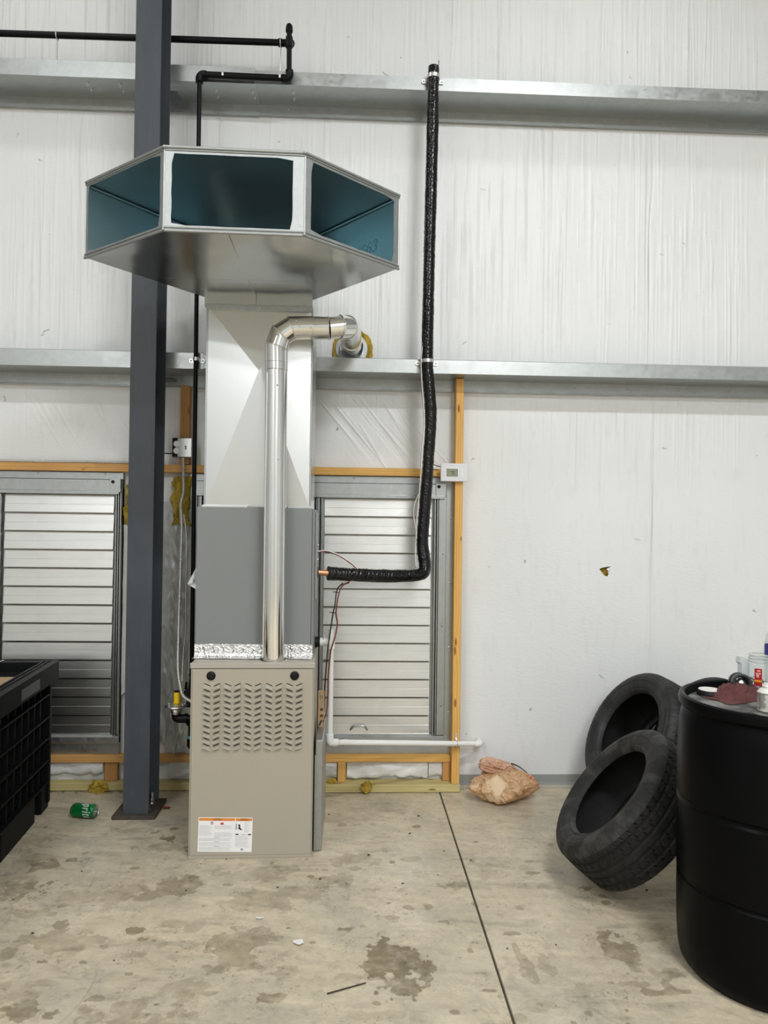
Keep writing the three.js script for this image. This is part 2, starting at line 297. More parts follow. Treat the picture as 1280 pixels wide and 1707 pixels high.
const floorTex = (() => {
  const w = 2048, h = 1024, sx = FW / w, sz = FD / h, St = new Float32Array(w * h);
  for (const [cx, cz, rx, rz, s] of STAINS) {
    const i0 = Math.max(0, Math.floor((cx - rx * 2 - FX0) / sx)), i1 = Math.min(w - 1, Math.ceil((cx + rx * 2 - FX0) / sx)), j0 = Math.max(0, Math.floor((cz - rz * 2) / sz)), j1 = Math.min(h - 1, Math.ceil((cz + rz * 2) / sz));
    const big = rx > 0.03;
    for (let j = j0; j <= j1; j++) for (let i = i0; i <= i1; i++) {
      const x = FX0 + i * sx, z = j * sz, dx = (x - cx) / rx, dz = (z - cz) / rz;
      const nz = big ? (fbm(x * 22, z * 22, 5, 201) - 0.5) * 2.6 : (vn(x * 60, z * 60, 202) - 0.5) * 0.9;
      const d = Math.hypot(dx, dz) + nz + (big ? 0.5 * (fbm(x * 90, z * 90, 3, 204) - 0.5) : 0);
      let a = sstep(1.0, 0.86, d) * s; if (big) a *= clamp(0.15 + 1.5 * fbm(x * 26, z * 34, 5, 203));
      const k = j * w + i; if (a > St[k]) St[k] = a;
    }
  }
  // sweepings lying along the bottom plate
  for (let j = 0; j < 90; j++) for (let i = 0; i < w; i++) { const x = FX0 + i * sx, z = j * sz; if (x > 1.10) continue; const v = sstep(0.50, 0.62, fbm(x * 42, z * 60, 4, 261) + 0.22 * (0.075 - z) / 0.06 - 0.10); if (v > St[j * w + i]) St[j * w + i] = v; }
  // drag marks and curved scuffs
  for (let k = 0; k < 60; k++) {
    let x = rr(-1.0, 1.8), z = rr(0.35, 2.05), a = rr(-0.5, 0.5) + (rnd() < 0.3 ? 1.2 : 0); const n = rr(60, 320), bend = rr(-0.012, 0.012), s = rr(0.12, 0.42), w2 = rr(0.8, 2.2);
    for (let t = 0; t < n; t++) { x += Math.cos(a) * 0.0016; z += Math.sin(a) * 0.0016; a += bend; const e = s * Math.sin(Math.PI * t / n) * (0.4 + 0.9 * vn(t / 9, k, 251)), ci = (x - FX0) / sx, cj = z / sz; for (let dj = -2; dj <= 2; dj++) for (let di = -2; di <= 2; di++) { const i = Math.round(ci) + di, j = Math.round(cj) + dj; if (i < 0 || j < 0 || i >= w || j >= h) continue; const q = e * Math.exp(-(di * di + dj * dj) / (w2 * w2)); if (q > St[j * w + i]) St[j * w + i] = q; } }
  }
  const shadeOf = (i, j) => {
    const x = FX0 + i * sx, z = j * sz;
    const c = fbm(x * 2.2, z * 2.2, 5, 211), m = fbm(x * 9, z * 9, 5, 212), f = fbm(x * 60, z * 60, 3, 213), t = fbm(x * 7 + z * 3, z * 38 - x * 9, 4, 214), g = fbm(x * 240, z * 240, 2, 215);
    const blot = sstep(0.56, 0.72, m) * 0.13 + sstep(0.6, 0.78, fbm(x * 24 + 7, z * 30, 4, 216)) * 0.14;
    const pit = sstep(0.80, 0.86, vn(x * 150, z * 150, 217)) * sstep(0.5, 0.7, fbm(x * 12, z * 12, 3, 218)) * 0.35;
    const sw = fbm(x * 5 + 3 * vn(x * 2, z * 2, 240), z * 26 + 4 * vn(x * 1.5, z * 3, 241), 4, 242), arc = sstep(0.60, 0.70, sw) * sstep(0.45, 0.62, fbm(x * 4, z * 4, 3, 243)) * 0.16;
    return { k: 1 + 0.46 * (c - 0.5) + 0.42 * (m - 0.5) + 0.22 * (f - 0.5) + 0.30 * (t - 0.5) + 0.16 * (g - 0.5) - blot - pit - arc, c, m };
  };
  const col = tex(w, h, (i, j) => {
    const { k, c, m } = shadeOf(i, j), s = St[j * w + i], e = Math.min(1, s), q = k * 0.80, warm = 0.07 * (m - 0.5) + 0.05 * (c - 0.5);
    return [q * (1 + warm) * (1 - 0.55 * e), q * 0.98 * (1 - 0.59 * e), q * (0.945 - warm) * (1 - 0.66 * e)];
  }, { wrap: THREE.MirroredRepeatWrapping });
  const rough = tex(w / 2, h / 2, (i, j) => { const s = St[j * 2 * w + i * 2], x = FX0 + i * 2 * sx, z = j * 2 * sz; return 0.66 + 0.5 * (fbm(x * 8, z * 8, 5, 221) - 0.5) + 0.16 * Math.min(1, s); }, { wrap: THREE.MirroredRepeatWrapping });
  const bump = tex(w / 2, h / 2, (i, j) => { const x = FX0 + i * 2 * sx, z = j * 2 * sz; return fbm(x * 40, z * 40, 4, 231) * 0.6 + 0.4 * vn(x * 170, z * 170, 232); }, { wrap: THREE.MirroredRepeatWrapping });
  return { col, rough, bump };
})();
M.concrete = std(L(0.65, 0.58, 0.445), 0.62, { map: floorTex.col, roughnessMap: floorTex.rough, bumpMap: floorTex.bump, bumpScale: 0.0016 });
// ---------------------------------------------------------------- the room
const RX0 = -5.5, RX1 = 6.5, RZ1 = 11, RH = 5.7, JX = 0.961;
{
  const f = new THREE.Group(); f.name = 'floor'; f.userData.kind = 'structure'; scene.add(f);
  const slab = (x0, x1) => {
    const g = box(x0, x1, -0.15, 0, -0.3, RZ1 + 0.2, 0.003), p = g.attributes.position, uv = g.attributes.uv;
    for (let i = 0; i < p.count; i++) uv.setXY(i, (p.getX(i) - FX0) / FW, p.getZ(i) / FD);
    lpart(f, 'floor_slab', g, M.concrete);
  };
  slab(RX0 - 0.2, JX - 0.0038); slab(JX + 0.0038, RX1 + 0.2);
  lpart(f, 'joint_filler', box(JX - 0.0038, JX + 0.0038, -0.15, -0.012, -0.3, RZ1 + 0.2, 0), std(L(0.09, 0.075, 0.055), 0.9));
}
{
  // the facing sheet with one torn hole, and the wall behind it
  const w = new THREE.Group(); w.name = 'wall_back'; w.userData.kind = 'structure'; scene.add(w);
  const NX = 260, NY = 260, HX = 1.898, HY = 1.212, C = 0.06, pos = [], uv = [], idx = [];
  const zAt = (x, y) => {
    const dh = Math.hypot(x - HX, y - HY), k = sstep(0.12, 0.5, dh);
    const atGirt = sstep(0, 0.35, Math.min(Math.abs(y - 2.24), Math.abs(y - 3.76)));
    return -0.004 + k * atGirt * 0.010 * (fbm(x * 1.9, y * 0.8, 3, 301) - 0.62);
  };
  const xs = [], ys = [];
  for (let i = 0; i <= NX; i++) xs.push(WX0 + WW * i / NX); for (let j = 0; j <= NY; j++) ys.push(WH * j / NY);
  const snap = (a, v) => { let b = 0; a.forEach((q, i) => { if (Math.abs(q - v) < Math.abs(a[b] - v)) b = i; }); a[b] = v; return b; };
  const i0 = snap(xs, HX - C), i1 = snap(xs, HX + C), j0 = snap(ys, HY - C), j1 = snap(ys, HY + C);
  for (const y of ys) for (const x of xs) { pos.push(x, y, zAt(x, y)); uv.push((x - WX0) / WW, y / WH); }
  for (let j = 0; j < NY; j++) for (let i = 0; i < NX; i++) {
    if (i >= i0 && i < i1 && j >= j0 && j < j1) continue;
    const a = j * (NX + 1) + i, b = a + NX + 1; idx.push(a, a + 1, b, b, a + 1, b + 1);
  }
  const g = new THREE.BufferGeometry(); g.setAttribute('position', new THREE.Float32BufferAttribute(pos, 3)); g.setAttribute('uv', new THREE.Float32BufferAttribute(uv, 2)); g.setIndex(idx); g.computeVertexNormals();
  lpart(w, 'facing_sheet', g, M.liner);
  // patch around the tear, open in the middle
  const tear = [[-0.034, 0.012], [-0.012, 0.020], [0.014, 0.024], [0.032, 0.027], [0.026, 0.006], [0.020, -0.012], [0.014, -0.030], [-0.004, -0.026], [-0.018, -0.010]];
  const s = new THREE.Shape([[-C, -C], [C, -C], [C, C], [-C, C]].map(([x, y]) => new THREE.Vector2(x, y)));
  s.holes.push(new THREE.Path(tear.map(([x, y]) => new THREE.Vector2(x, y))));
  const pg = new THREE.ShapeGeometry(s); pg.translate(HX, HY, -0.004);
  { const p = pg.attributes.position, u = pg.attributes.uv; for (let i = 0; i < p.count; i++) u.setXY(i, (p.getX(i) - WX0) / WW, p.getY(i) / WH); }
  lpart(w, 'torn_facing', pg, M.liner);
  lpart(w, 'torn_flap', facets([[[HX + 0.031, HY + 0.025, -0.003], [HX + 0.004, HY + 0.012, 0.006], [HX + 0.014, HY + 0.001, 0.008], [HX + 0.024, HY + 0.004, -0.002]], [[HX + 0.024, HY + 0.004, -0.002], [HX + 0.014, HY + 0.001, 0.008], [HX + 0.010, HY - 0.008, 0.005], [HX + 0.019, HY - 0.014, -0.003]]]), new THREE.MeshStandardMaterial({ color: L(0.78, 0.78, 0.76), roughness: 0.5, side: THREE.DoubleSide }));
  const ig = new THREE.PlaneGeometry(0.14, 0.14, 12, 12); { const p = ig.attributes.position; for (let i = 0; i < p.count; i++) p.setZ(i, 0.012 * (fbm(p.getX(i) * 60, p.getY(i) * 60, 3, 333) - 0.5)); } ig.translate(HX, HY, -0.03); ig.computeVertexNormals();
  lpart(w, 'insulation_in_tear', ig, M.fiberglass);
  // the rest of the wall, outside the picture, and the solid behind
  lpart(w, 'wall_core', box(RX0 - 0.2, RX1 + 0.2, -0.1, RH, -0.2, -0.05, 0), M.wallPlain);
  lpart(w, 'facing_sheet', box(RX0, WX0, 0, RH, -0.05, -0.004, 0), M.wallPlain);
  lpart(w, 'facing_sheet', box(WX0 + WW, RX1, 0, RH, -0.05, -0.004, 0), M.wallPlain);
  lpart(w, 'facing_sheet', box(WX0, WX0 + WW, WH, RH, -0.05, -0.004, 0), M.wallPlain);
}
struct('wall_left', box(RX0 - 0.2, RX0, -0.1, RH, -0.2, RZ1, 0), M.wallSide);
struct('wall_right', box(RX1, RX1 + 0.2, -0.1, RH, -0.2, RZ1, 0), M.wallSide);
struct('ceiling', box(RX0 - 0.2, RX1 + 0.2, RH, RH + 0.2, -0.2, RZ1 + 0.2, 0), M.roof);
// wall behind the camera with a sectional door; four small panes in the door let the day in (mirrored in the sheet metal)
{
  const dx0 = -1.6, dx1 = 2.2, dy = 3.6, py0 = 1.45, py1 = 1.85, panes = [0, 1, 2, 3].map((k) => [dx0 + 0.2 + k * 0.9, dx0 + 0.9 + k * 0.9]);
  const hole = [[dx0, 0], [dx1, 0], [dx1, dy], [dx0, dy]];
  const g = plate([[RX0, 0], [dx0, 0], [dx0, dy], [dx1, dy], [dx1, 0], [RX1, 0], [RX1, RH], [RX0, RH]], [], 0.2); g.translate(0, 0, RZ1);
  struct('wall_front', g, M.wallPlain);
  const d = new THREE.Group(); d.name = 'door_1'; d.userData.kind = 'structure'; scene.add(d);
  const pg = plate(hole, panes.map(([a, b]) => [[a, py0], [a, py1], [b, py1], [b, py0]]), 0.05); pg.translate(0, 0, RZ1 + 0.08);
  lpart(d, 'door_panel', pg, std(L(0.55, 0.56, 0.56), 0.5));
  const glass = new THREE.MeshPhysicalMaterial({ color: L(0.95, 0.97, 0.97), roughness: 0.05, transmission: 1, thickness: 0 });
  for (const [a, b] of panes) lpart(d, 'window_pane', box(a - 0.01, b + 0.01, py0 - 0.01, py1 + 0.01, RZ1 + 0.1, RZ1 + 0.108, 0), glass);
}
{
  const b = new THREE.Group(); b.name = 'baseboard_back'; b.userData.kind = 'structure'; scene.add(b);
  const base = std(L(0.30, 0.31, 0.29), 0.6);
  lpart(b, 'base_angle', extrudeX([[-0.003, 0.066], [0.004, 0.066], [0.004, 0.026], [0.030, 0.022], [0.030, 0.018], [-0.003, 0.018]], 1.077, RX1), base);
  lpart(b, 'base_strip', box(1.077, RX1, 0.0, 0.018, 0, 0.034, 0.002), std(L(0.46, 0.44, 0.38), 0.7));
}
// ---------------------------------------------------------------- lamps: glowing strip, housing and the light it gives
for (const [x, z, y, power] of LAMPS) {
  const o = thing('unseen_bay_lamp', 'unseen long white LED strip lamp hung level under the ceiling', 'lamp', [x, y, z], 'strip lamps under the ceiling');
  lpart(o, 'housing', box(-0.62, 0.62, 0.012, 0.07, -0.14, 0.14, 0.004), M.white);
  lpart(o, 'diffuser', box(-0.6, 0.6, 0, 0.012, -0.12, 0.12, 0.003), new THREE.MeshStandardMaterial({ color: 0xffffff, emissive: LAMP_COLOR, emissiveIntensity: power * 0.1, roughness: 0.6 }));
  for (const sx of [-0.5, 0.5]) lpart(o, 'hanger_rod', rod(V3(sx, 0.07, 0), V3(sx, RH - y, 0), 0.004, 0.004, 8), M.zinc);
  const l = new THREE.RectAreaLight(LAMP_COLOR, power, 1.2, 0.24); l.position.set(x, y - 0.006, z); l.lookAt(x, 0, z); l.castShadow = true; scene.add(l);
}

// ---------------------------------------------------------------- girts (Z section: web level, front lip up, back lip down)
function girt(label, x0, x1, yw, up, down, dz, dy, group) {
  const t = 0.0035, z1 = 0.205 + dz, y = yw + dy, zb = 0.002 + dz;
  const o = thing('steel_girt', label, 'girt', [(x0 + x1) / 2, y - down, 0], group);
  const prof = [[zb, y - down], [zb, y], [z1 - t, y], [z1 - t, y + up], [z1 - 0.018, y + up + 0.006], [z1 - 0.017, y + up + 0.009], [z1, y + up + 0.002], [z1, y - t], [zb + t, y - t], [zb + t, y - down + 0.006], [0.020, y - down + 0.002], [0.020, y - down - 0.001]];
  part(o, 'z_section', extrudeX(prof, x0, x1), M.girt);
  return o;
}
const boltGeo = (() => { const g = merge([new THREE.CylinderGeometry(0.0095, 0.0095, 0.007, 6), new THREE.CylinderGeometry(0.012, 0.012, 0.002, 14).translate(0, 0.004, 0), new THREE.CylinderGeometry(0.005, 0.005, 0.012, 8).translate(0, -0.006, 0)]); return g; })();
function boltAt(o, x, y, z, dir, name = 'bolt') { const m = lpart(o, name, boltGeo, M.zinc); const p = rootPos(o); m.position.set(x - p.x, y - p.y, z - p.z); m.quaternion.setFromUnitVectors(V3(0, -1, 0), dir); }
const screwGeo = new THREE.CylinderGeometry(0.0028, 0.0016, 0.026, 7);
function screwTip(o, x, y) { const m = lpart(o, 'screw_tip', screwGeo, M.zinc); const p = rootPos(o); m.position.set(x - p.x, y - p.y, 0.018 - p.z); m.rotation.x = -Math.PI / 2; }
{
  const gu1 = girt('upper steel wall girt crossing behind the dark column', WX0 - 1, -0.084, 3.792, 0.080, 0.066, 0.0045, -0.0045);
  const gu2 = girt('upper steel wall girt carrying the black hose clamp', -0.0835, WX0 + WW + 1, 3.792, 0.064, 0.066, 0, 0);
  const gm1 = girt('lower steel wall girt above the slatted shutter, running behind the dark column', WX0 - 1, -0.33, 2.274, 0.078, 0.066, 0.0045, -0.0045);
  const gm2 = girt('lower steel wall girt resting on the wooden post with the thermostat', -0.3295, WX0 + WW + 1, 2.274, 0.066, 0.066, 0, 0);
  for (const x of [-0.97, -0.80]) for (const z of [0.16, 0.10]) boltAt(gu1, x, 3.783, z, V3(0, -1, 0));
  for (const [x, z] of [[-0.105, 0.14], [0.115, 0.14], [-0.10, 0.085], [0.12, 0.08]]) boltAt(gu1, x > 0 ? -0.3 : x, 3.783, z, V3(0, -1, 0));
  for (const [x, z] of [[0.115, 0.08], [0.115, 0.145]]) boltAt(gu2, x, 3.788, z, V3(0, -1, 0));
  for (let x = 0.08; x < 2.8; x += 0.297) screwTip(gu2, x, 3.762);
  for (const x of [-1.0, -0.22]) screwTip(gu1, x, 3.766);
  for (const x of [-1.18, -0.86]) screwTip(gm1, x, 2.245);
  for (let x = 1.12; x < 2.8; x += 0.297) screwTip(gm2, x, 2.242);
}
// ---------------------------------------------------------------- column
{
  const o = thing('steel_column', 'dark blue-grey painted steel column standing on a rusty base plate', 'column', [-0.585, 0, 0.31]);
  const x0 = -0.648, x1 = -0.522, z0 = 0.215, z1 = 0.41, top = RH;
  part(o, 'front_flange', box(x0, x1, 0.018, top, z1 - 0.011, z1, 0.002), M.column);
  part(o, 'back_flange', box(x0, x1, 0.018, top, z0, z0 + 0.011, 0.002), M.column);
  part(o, 'web', box(-0.589, -0.581, 0.018, top, z0 + 0.011, z1 - 0.011, 0), M.column);
  part(o, 'base_plate', box(-0.695, -0.486, 0, 0.018, 0.20, 0.437, 0.002), M.basePlate);
  for (const [x, z] of [[-0.545, 0.27], [-0.545, 0.36], [-0.625, 0.27], [-0.625, 0.36]]) {
    const nut = merge([new THREE.CylinderGeometry(0.02, 0.02, 0.004, 16).translate(x, 0.020, z), new THREE.CylinderGeometry(0.015, 0.015, 0.018, 6).translate(x, 0.031, z), new THREE.CylinderGeometry(0.009, 0.009, 0.05, 10).translate(x, 0.05, z)]);
    part(o, 'anchor_bolt', nut, M.zinc);
  }
  for (const y of [3.76, 2.25]) part(o, 'girt_clip', plate([[0, 0], [0.06, 0], [0.06, 0.085], [0.0, 0.085]], [], 0.006).rotateX(-Math.PI / 2).translate(-0.545, y - 0.04, 0.214), M.column);
}
// ---------------------------------------------------------------- wood framing
const WF = 0.05;
function lumber(name, x0, x1, y0, y1, mat, label, z1 = WF, z0 = 0.001) { return single(name, box(x0, x1, y0, y1, z0, z1, 0.0025), mat, label, 'lumber', undefined, [(x0 + x1) / 2, y0, (z0 + z1) / 2]); }
lumber('wooden_post', 1.0235, 1.067, 0.047, 2.268, M.pineY, 'tall knotty pine post carrying the thermostat, beside the bare white wall', 0.095, 0.024);
lumber('wooden_post', 0.980, 1.022, 0.047, 0.151, M.pineY2, 'short wooden block standing beside the foot of the tall pine post', 0.045);
lumber('wooden_post', 0.402, 0.446, 0.047, 0.151, M.pineY, 'short wooden cripple stud holding up the pine sill under the shutter', 0.055);
lumber('wooden_post', -0.482, -0.432, 1.775, 2.205, M.pineY2, 'pine stud hanging under the girt, with the outlet box on it', 0.055);
lumber('wooden_post', -0.865, -0.795, 0.047, 0.151, M.pineY2, 'short wooden block beside the dark column, under the sill', 0.03);
lumber('wooden_rail', 0.235, 1.022, 1.729, 1.772, M.pineX, 'pine header board along the top of the shutter beside the thermostat', 0.05);
lumber('wooden_rail', -0.60, -0.20, 1.729, 1.772, M.pineX2, 'dim pine header board passing under the outlet box', 0.05);
lumber('wooden_rail', -2.2, -0.66, 1.729, 1.772, M.pineX2, 'pine header board with an armoured cable lying along it', 0.05);
lumber('wooden_rail', 0.20, 1.022, 0.152, 0.190, M.pineX, 'pine sill board under the shutter, above the treated bottom plate', 0.05);
lumber('wooden_rail', -0.66, 0.10, 0.152, 0.190, M.pineX2, 'reddish pine sill board between the column and the furnace', 0.05);
lumber('wooden_rail', -2.2, -0.662, 0.152, 0.190, M.pineX2, 'pine sill board running behind the black bulk bin', 0.05);
lumber('bottom_plate', 0.10, 1.070, 0.003, 0.046, M.treated, 'greenish treated bottom plate on the floor below the pine sill', 0.095);
lumber('bottom_plate', -0.66, 0.09, 0.003, 0.046, M.treated, 'treated bottom plate on the floor between column and furnace', 0.055);
lumber('bottom_plate', -2.2, -0.662, 0.003, 0.046, M.treated, 'treated bottom plate on the floor behind the green can', 0.055);
// ---------------------------------------------------------------- shutters
const slatProfile = (() => {
  const a = [[-0.003, -0.0015], [0.0050, -0.0028], [0.0048, -0.0048], [0.0012, -0.0066], [0.0052, -0.0505], [0.0060, -0.0515], [0.0105, -0.0945], [0.0098, -0.0962], [0.0010, -0.0964]];
  const b = a.slice(2, 8).reverse().map(([z, y], i) => [z - 0.0012, y + (i === 0 ? 0.0012 : 0)]).concat([[-0.003, -0.0032]]);
  return a.concat(b);
})();
function shutter(label, ux0, ux1, bays, pad) {
  const yT = 1.725, yB = 0.19, o = thing('louver_shutter', label, 'shutter', [(ux0 + ux1) / 2, yB, 0]);
  // wall flange all round
  part(o, 'top_flange', box(ux0, ux1, 1.688, yT, 0.001, 0.022, 0.001), M.galv);
  part(o, 'bottom_flange', box(ux0, ux1, yB, 0.250, 0.001, 0.022, 0.001), M.galvDull);
  part(o, 'side_flange', box(ux0, bays[0][0] - 0.055, 0.25, 1.688, 0.001, 0.020, 0.001), M.galvDull);
  part(o, 'side_flange', box(bays[bays.length - 1][1] + pad, ux1, 0.25, 1.688, 0.001, 0.020, 0.001), M.galvDull);
  const fx0 = bays[0][0] - 0.055, fx1 = bays[bays.length - 1][1] + pad;
  part(o, 'head_channel', extrudeX([[0.001, 1.687], [0.048, 1.684], [0.048, 1.625], [0.058, 1.622], [0.058, 1.606], [0.050, 1.603], [0.001, 1.603]], fx0, fx1 - 0.012), M.galv);
  part(o, 'corner_block', box(fx1 - 0.062, fx1 - 0.004, 1.615, 1.692, 0.046, 0.054, 0.002), M.galv);
  part(o, 'sill_channel', extrudeX([[0.001, 0.300], [0.030, 0.300], [0.046, 0.288], [0.046, 0.262], [0.040, 0.250], [0.001, 0.250]], fx0, fx1), M.galvDull);
  bays.forEach(([a, b], k) => {
    // jamb rails on both sides of the bay
    part(o, 'jamb_rail', box(a - 0.036, a - 0.024, 0.300, 1.603, 0.001, 0.050, 0.002), M.galv);
    part(o, 'jamb_rail', box(a - 0.017, a - 0.008, 0.300, 1.603, 0.001, 0.046, 0.002), M.galv);
    part(o, 'jamb_channel', box(a - 0.055, a, 0.300, 1.603, 0.001, 0.005, 0.001), M.galvDull);
    part(o, 'jamb_channel', box(b, b + 0.037, 0.300, 1.603, 0.001, 0.005, 0.001), M.galvDull);
    part(o, 'jamb_rail', box(b + 0.013, b + 0.021, 0.300, 1.603, 0.005, 0.044, 0.002), M.galv);
    part(o, 'jamb_rail', box(b + 0.027, b + 0.034, 0.300, 1.603, 0.001, 0.048, 0.002), M.galv);
    if (k === bays.length - 1) part(o, 'stile', box(b + 0.037, b + pad - 0.001, 0.300, 1.640, 0.001, 0.044, 0.002), M.galvDull);
    const n = 13, pitch = (1.603 - 0.303) / n;
    for (let s = 0; s < n; s++) {
      const g = extrudeX(slatProfile.map(([z, y]) => [z, y * pitch / 0.1]), a + 0.002, b - 0.002);
      const p = g.attributes.position, ph = hash(s, k, 17) * 6, tilt = (hash(s, k, 19) - 0.5) * 0.03, y0 = 1.6 - s * pitch;
      for (let i = 0; i < p.count; i++) { p.setZ(i, p.getZ(i) + 0.016 + tilt * p.getY(i)); p.setY(i, p.getY(i) + y0); }
      part(o, 'slat', g, M.slat);
    }
    part(o, 'backing', box(a, b, 0.303, 1.603, 0.001, 0.004, 0), M.galvDull);
    part(o, 'bottom_slat_stop', box(a, b, 0.300, 0.304, 0.001, 0.03, 0.001), M.slat);
  });
  // rivets and screws
  for (const y of [0.42, 0.78, 1.14, 1.5]) part(o, 'screw', new THREE.SphereGeometry(0.006, 10, 6).scale(1, 1, 0.6).translate(ux1 - 0.018, y, 0.021), M.zinc);
  for (const y of [0.46, 0.9, 1.3]) part(o, 'rivet', new THREE.CylinderGeometry(0.003, 0.003, 0.004, 10).rotateX(Math.PI / 2).translate(fx1 - 0.018, y, 0.045), M.blackRubber);
  for (let x = ux0 + 0.18; x < ux1; x += 0.36) part(o, 'screw', new THREE.SphereGeometry(0.006, 10, 6).scale(1, 1, 0.6).translate(x, 1.716, 0.023), M.zinc);
  part(o, 'corner_disc', new THREE.CylinderGeometry(0.0095, 0.0095, 0.002, 18).rotateX(Math.PI / 2).translate(fx1 - 0.045, 1.673, 0.0545), M.blackRubber);  // thin black disc on the corner block
  return o;
}
const sh1 = shutter('slatted metal shutter partly hidden by the furnace, next to the pine post', -0.43, 1.028, [[-0.335, 0.250], [0.308, 0.905]], 0.080);
part(sh1, 'pull_handle', tube([[0.47, 0.325, 0.03], [0.475, 0.335, 0.045], [0.49, 0.348, 0.05], [0.54, 0.350, 0.05], [0.555, 0.336, 0.045], [0.56, 0.325, 0.03]], 0.005, { n: 30, seg: 8 }), M.galv);
const sh2 = shutter('slatted metal shutter behind the black bulk bin', -2.15, -0.792, [[-2.06, -1.49], [-1.425, -0.838]], 0.046);

// ---------------------------------------------------------------- insulation and sheeting around the shutters
function crumple(w, h, nx, ny, amp, s, ragged = 0) {      // sheet in x-y, wavy in z, optional ragged lower edge
  const g = new THREE.PlaneGeometry(w, h, nx, ny), p = g.attributes.position;
  for (let i = 0; i < p.count; i++) {
    let x = p.getX(i), y = p.getY(i); const r = 1 - Math.abs(2 * fbm(x * 6 + 3 + y * 2, y * 4.5, 3, s) - 1);
    p.setZ(i, amp * (r + 0.5 * fbm(x * 30, y * 24, 2, s + 3)));
    if (ragged) { const t = (0.5 - y / h); p.setY(i, y + ragged * t * (fbm((x + 5) * 40, 1, 3, s + 5) - 0.5) * 2); }
  }
  g.computeVertexNormals(); return g;
}
M.sheet2 = new THREE.MeshStandardMaterial({ color: L(0.50, 0.51, 0.49), roughness: 0.34, metalness: 0.25, side: THREE.DoubleSide });
M.facing2 = new THREE.MeshStandardMaterial({ color: L(0.74, 0.74, 0.71), roughness: 0.55, side: THREE.DoubleSide });
single('plastic_sheeting', crumple(0.235, 1.33, 40, 200, 0.016, 401, 0.10).translate(-0.545, 0.905, 0.006), M.sheet2, 'wrinkled grey plastic sheeting with a torn lower edge between column and furnace', 'sheeting', undefined, [-0.545, 0.24, 0]);
single('plastic_sheeting', crumple(0.10, 0.92, 14, 90, 0.012, 411, 0.03).translate(-0.738, 0.98, 0.004), M.facing2, 'narrow strip of white plastic sheeting beside the left edge of the column', 'sheeting', undefined, [-0.728, 0.54, 0]);
function batt(x0, x1, y0, y1, z1, s) {
  const g = new THREE.BoxGeometry(x1 - x0, y1 - y0, z1, 18, 24, 6), p = g.attributes.position;
  for (let i = 0; i < p.count; i++) { const x = p.getX(i), y = p.getY(i), z = p.getZ(i), n = fbm3(x * 22, y * 22, z * 22 + 9, 4, s) - 0.5, n2 = fbm3(x * 30 + 7, y * 30, z * 20, 3, s + 7) - 0.5; const back = z < -z1 * 0.45 ? 0 : 1; p.setXYZ(i, x + n2 * 0.07, y + n * 0.09 * (y < 0 ? 1.5 : 0.5), z + back * n * 0.05); }
  g.translate((x0 + x1) / 2, (y0 + y1) / 2, z1 / 2 + 0.001); g.computeVertexNormals(); return mUV(g);
}
single('insulation_batt', batt(-0.52, -0.435, 1.43, 1.70, 0.035, 421), M.fiberglass, 'brownish yellow fibreglass batt below the outlet box', 'insulation', undefined, [-0.48, 1.43, 0]);
single('insulation_batt', batt(-0.770, -0.68, 1.44, 1.66, 0.040, 425), M.fiberglass, 'bright yellow fibreglass batt beside the top corner of the slatted shutter', 'insulation', undefined, [-0.75, 1.46, 0.0]);
function pillowStrip(x0, x1, y0, y1, d, s) {
  const g = new THREE.BoxGeometry(x1 - x0, y1 - y0, d, Math.max(10, Math.round((x1 - x0) * 60)), 12, 3), p = g.attributes.position;
  for (let i = 0; i < p.count; i++) { const x = p.getX(i) + x0, y = p.getY(i), n = fbm(x * 11, y * 18 + s, 4, s) - 0.5, e = 1 - Math.pow(Math.abs(y) / ((y1 - y0) / 2), 4) * 0.6; p.setZ(i, p.getZ(i) > 0 ? d / 2 * e + n * 0.03 : -d / 2); p.setY(i, y + (y < 0 ? (fbm(x * 26, 2, 3, s + 4) - 0.5) * 0.035 : 0)); }
  g.translate((x0 + x1) / 2, (y0 + y1) / 2, d / 2 + 0.002); g.computeVertexNormals(); return g;
}
single('insulation_facing', pillowStrip(0.452, 0.90, 0.066, 0.150, 0.03, 431), M.facing, 'long crumpled white insulation facing tucked under the pine sill', 'insulation', undefined, [0.67, 0.066, 0]);
single('insulation_facing', pillowStrip(0.905, 0.984, 0.060, 0.150, 0.022, 433), M.facing, 'small white insulation end beside the foot of the tall pine post', 'insulation', undefined, [0.945, 0.06, 0]);
single('insulation_facing', pillowStrip(0.22, 0.398, 0.060, 0.150, 0.03, 435), M.facing, 'white insulation bulging between furnace and cripple stud', 'insulation', undefined, [0.31, 0.06, 0]);
single('insulation_facing', pillowStrip(-0.52, -0.385, 0.07, 0.150, 0.022, 437), M.facing, 'grey white insulation square under the reddish sill beside the column', 'insulation', undefined, [-0.45, 0.07, 0]);
single('insulation_facing', pillowStrip(-0.38, -0.16, 0.068, 0.150, 0.022, 439), M.facing, 'white insulation square under the reddish sill beside the furnace', 'insulation', undefined, [-0.27, 0.068, 0]);
single('insulation_facing', pillowStrip(-1.5, -0.872, 0.085, 0.150, 0.03, 441), M.facing, 'crumpled white insulation strip under the sill behind the green can', 'insulation', undefined, [-1.2, 0.085, 0]);
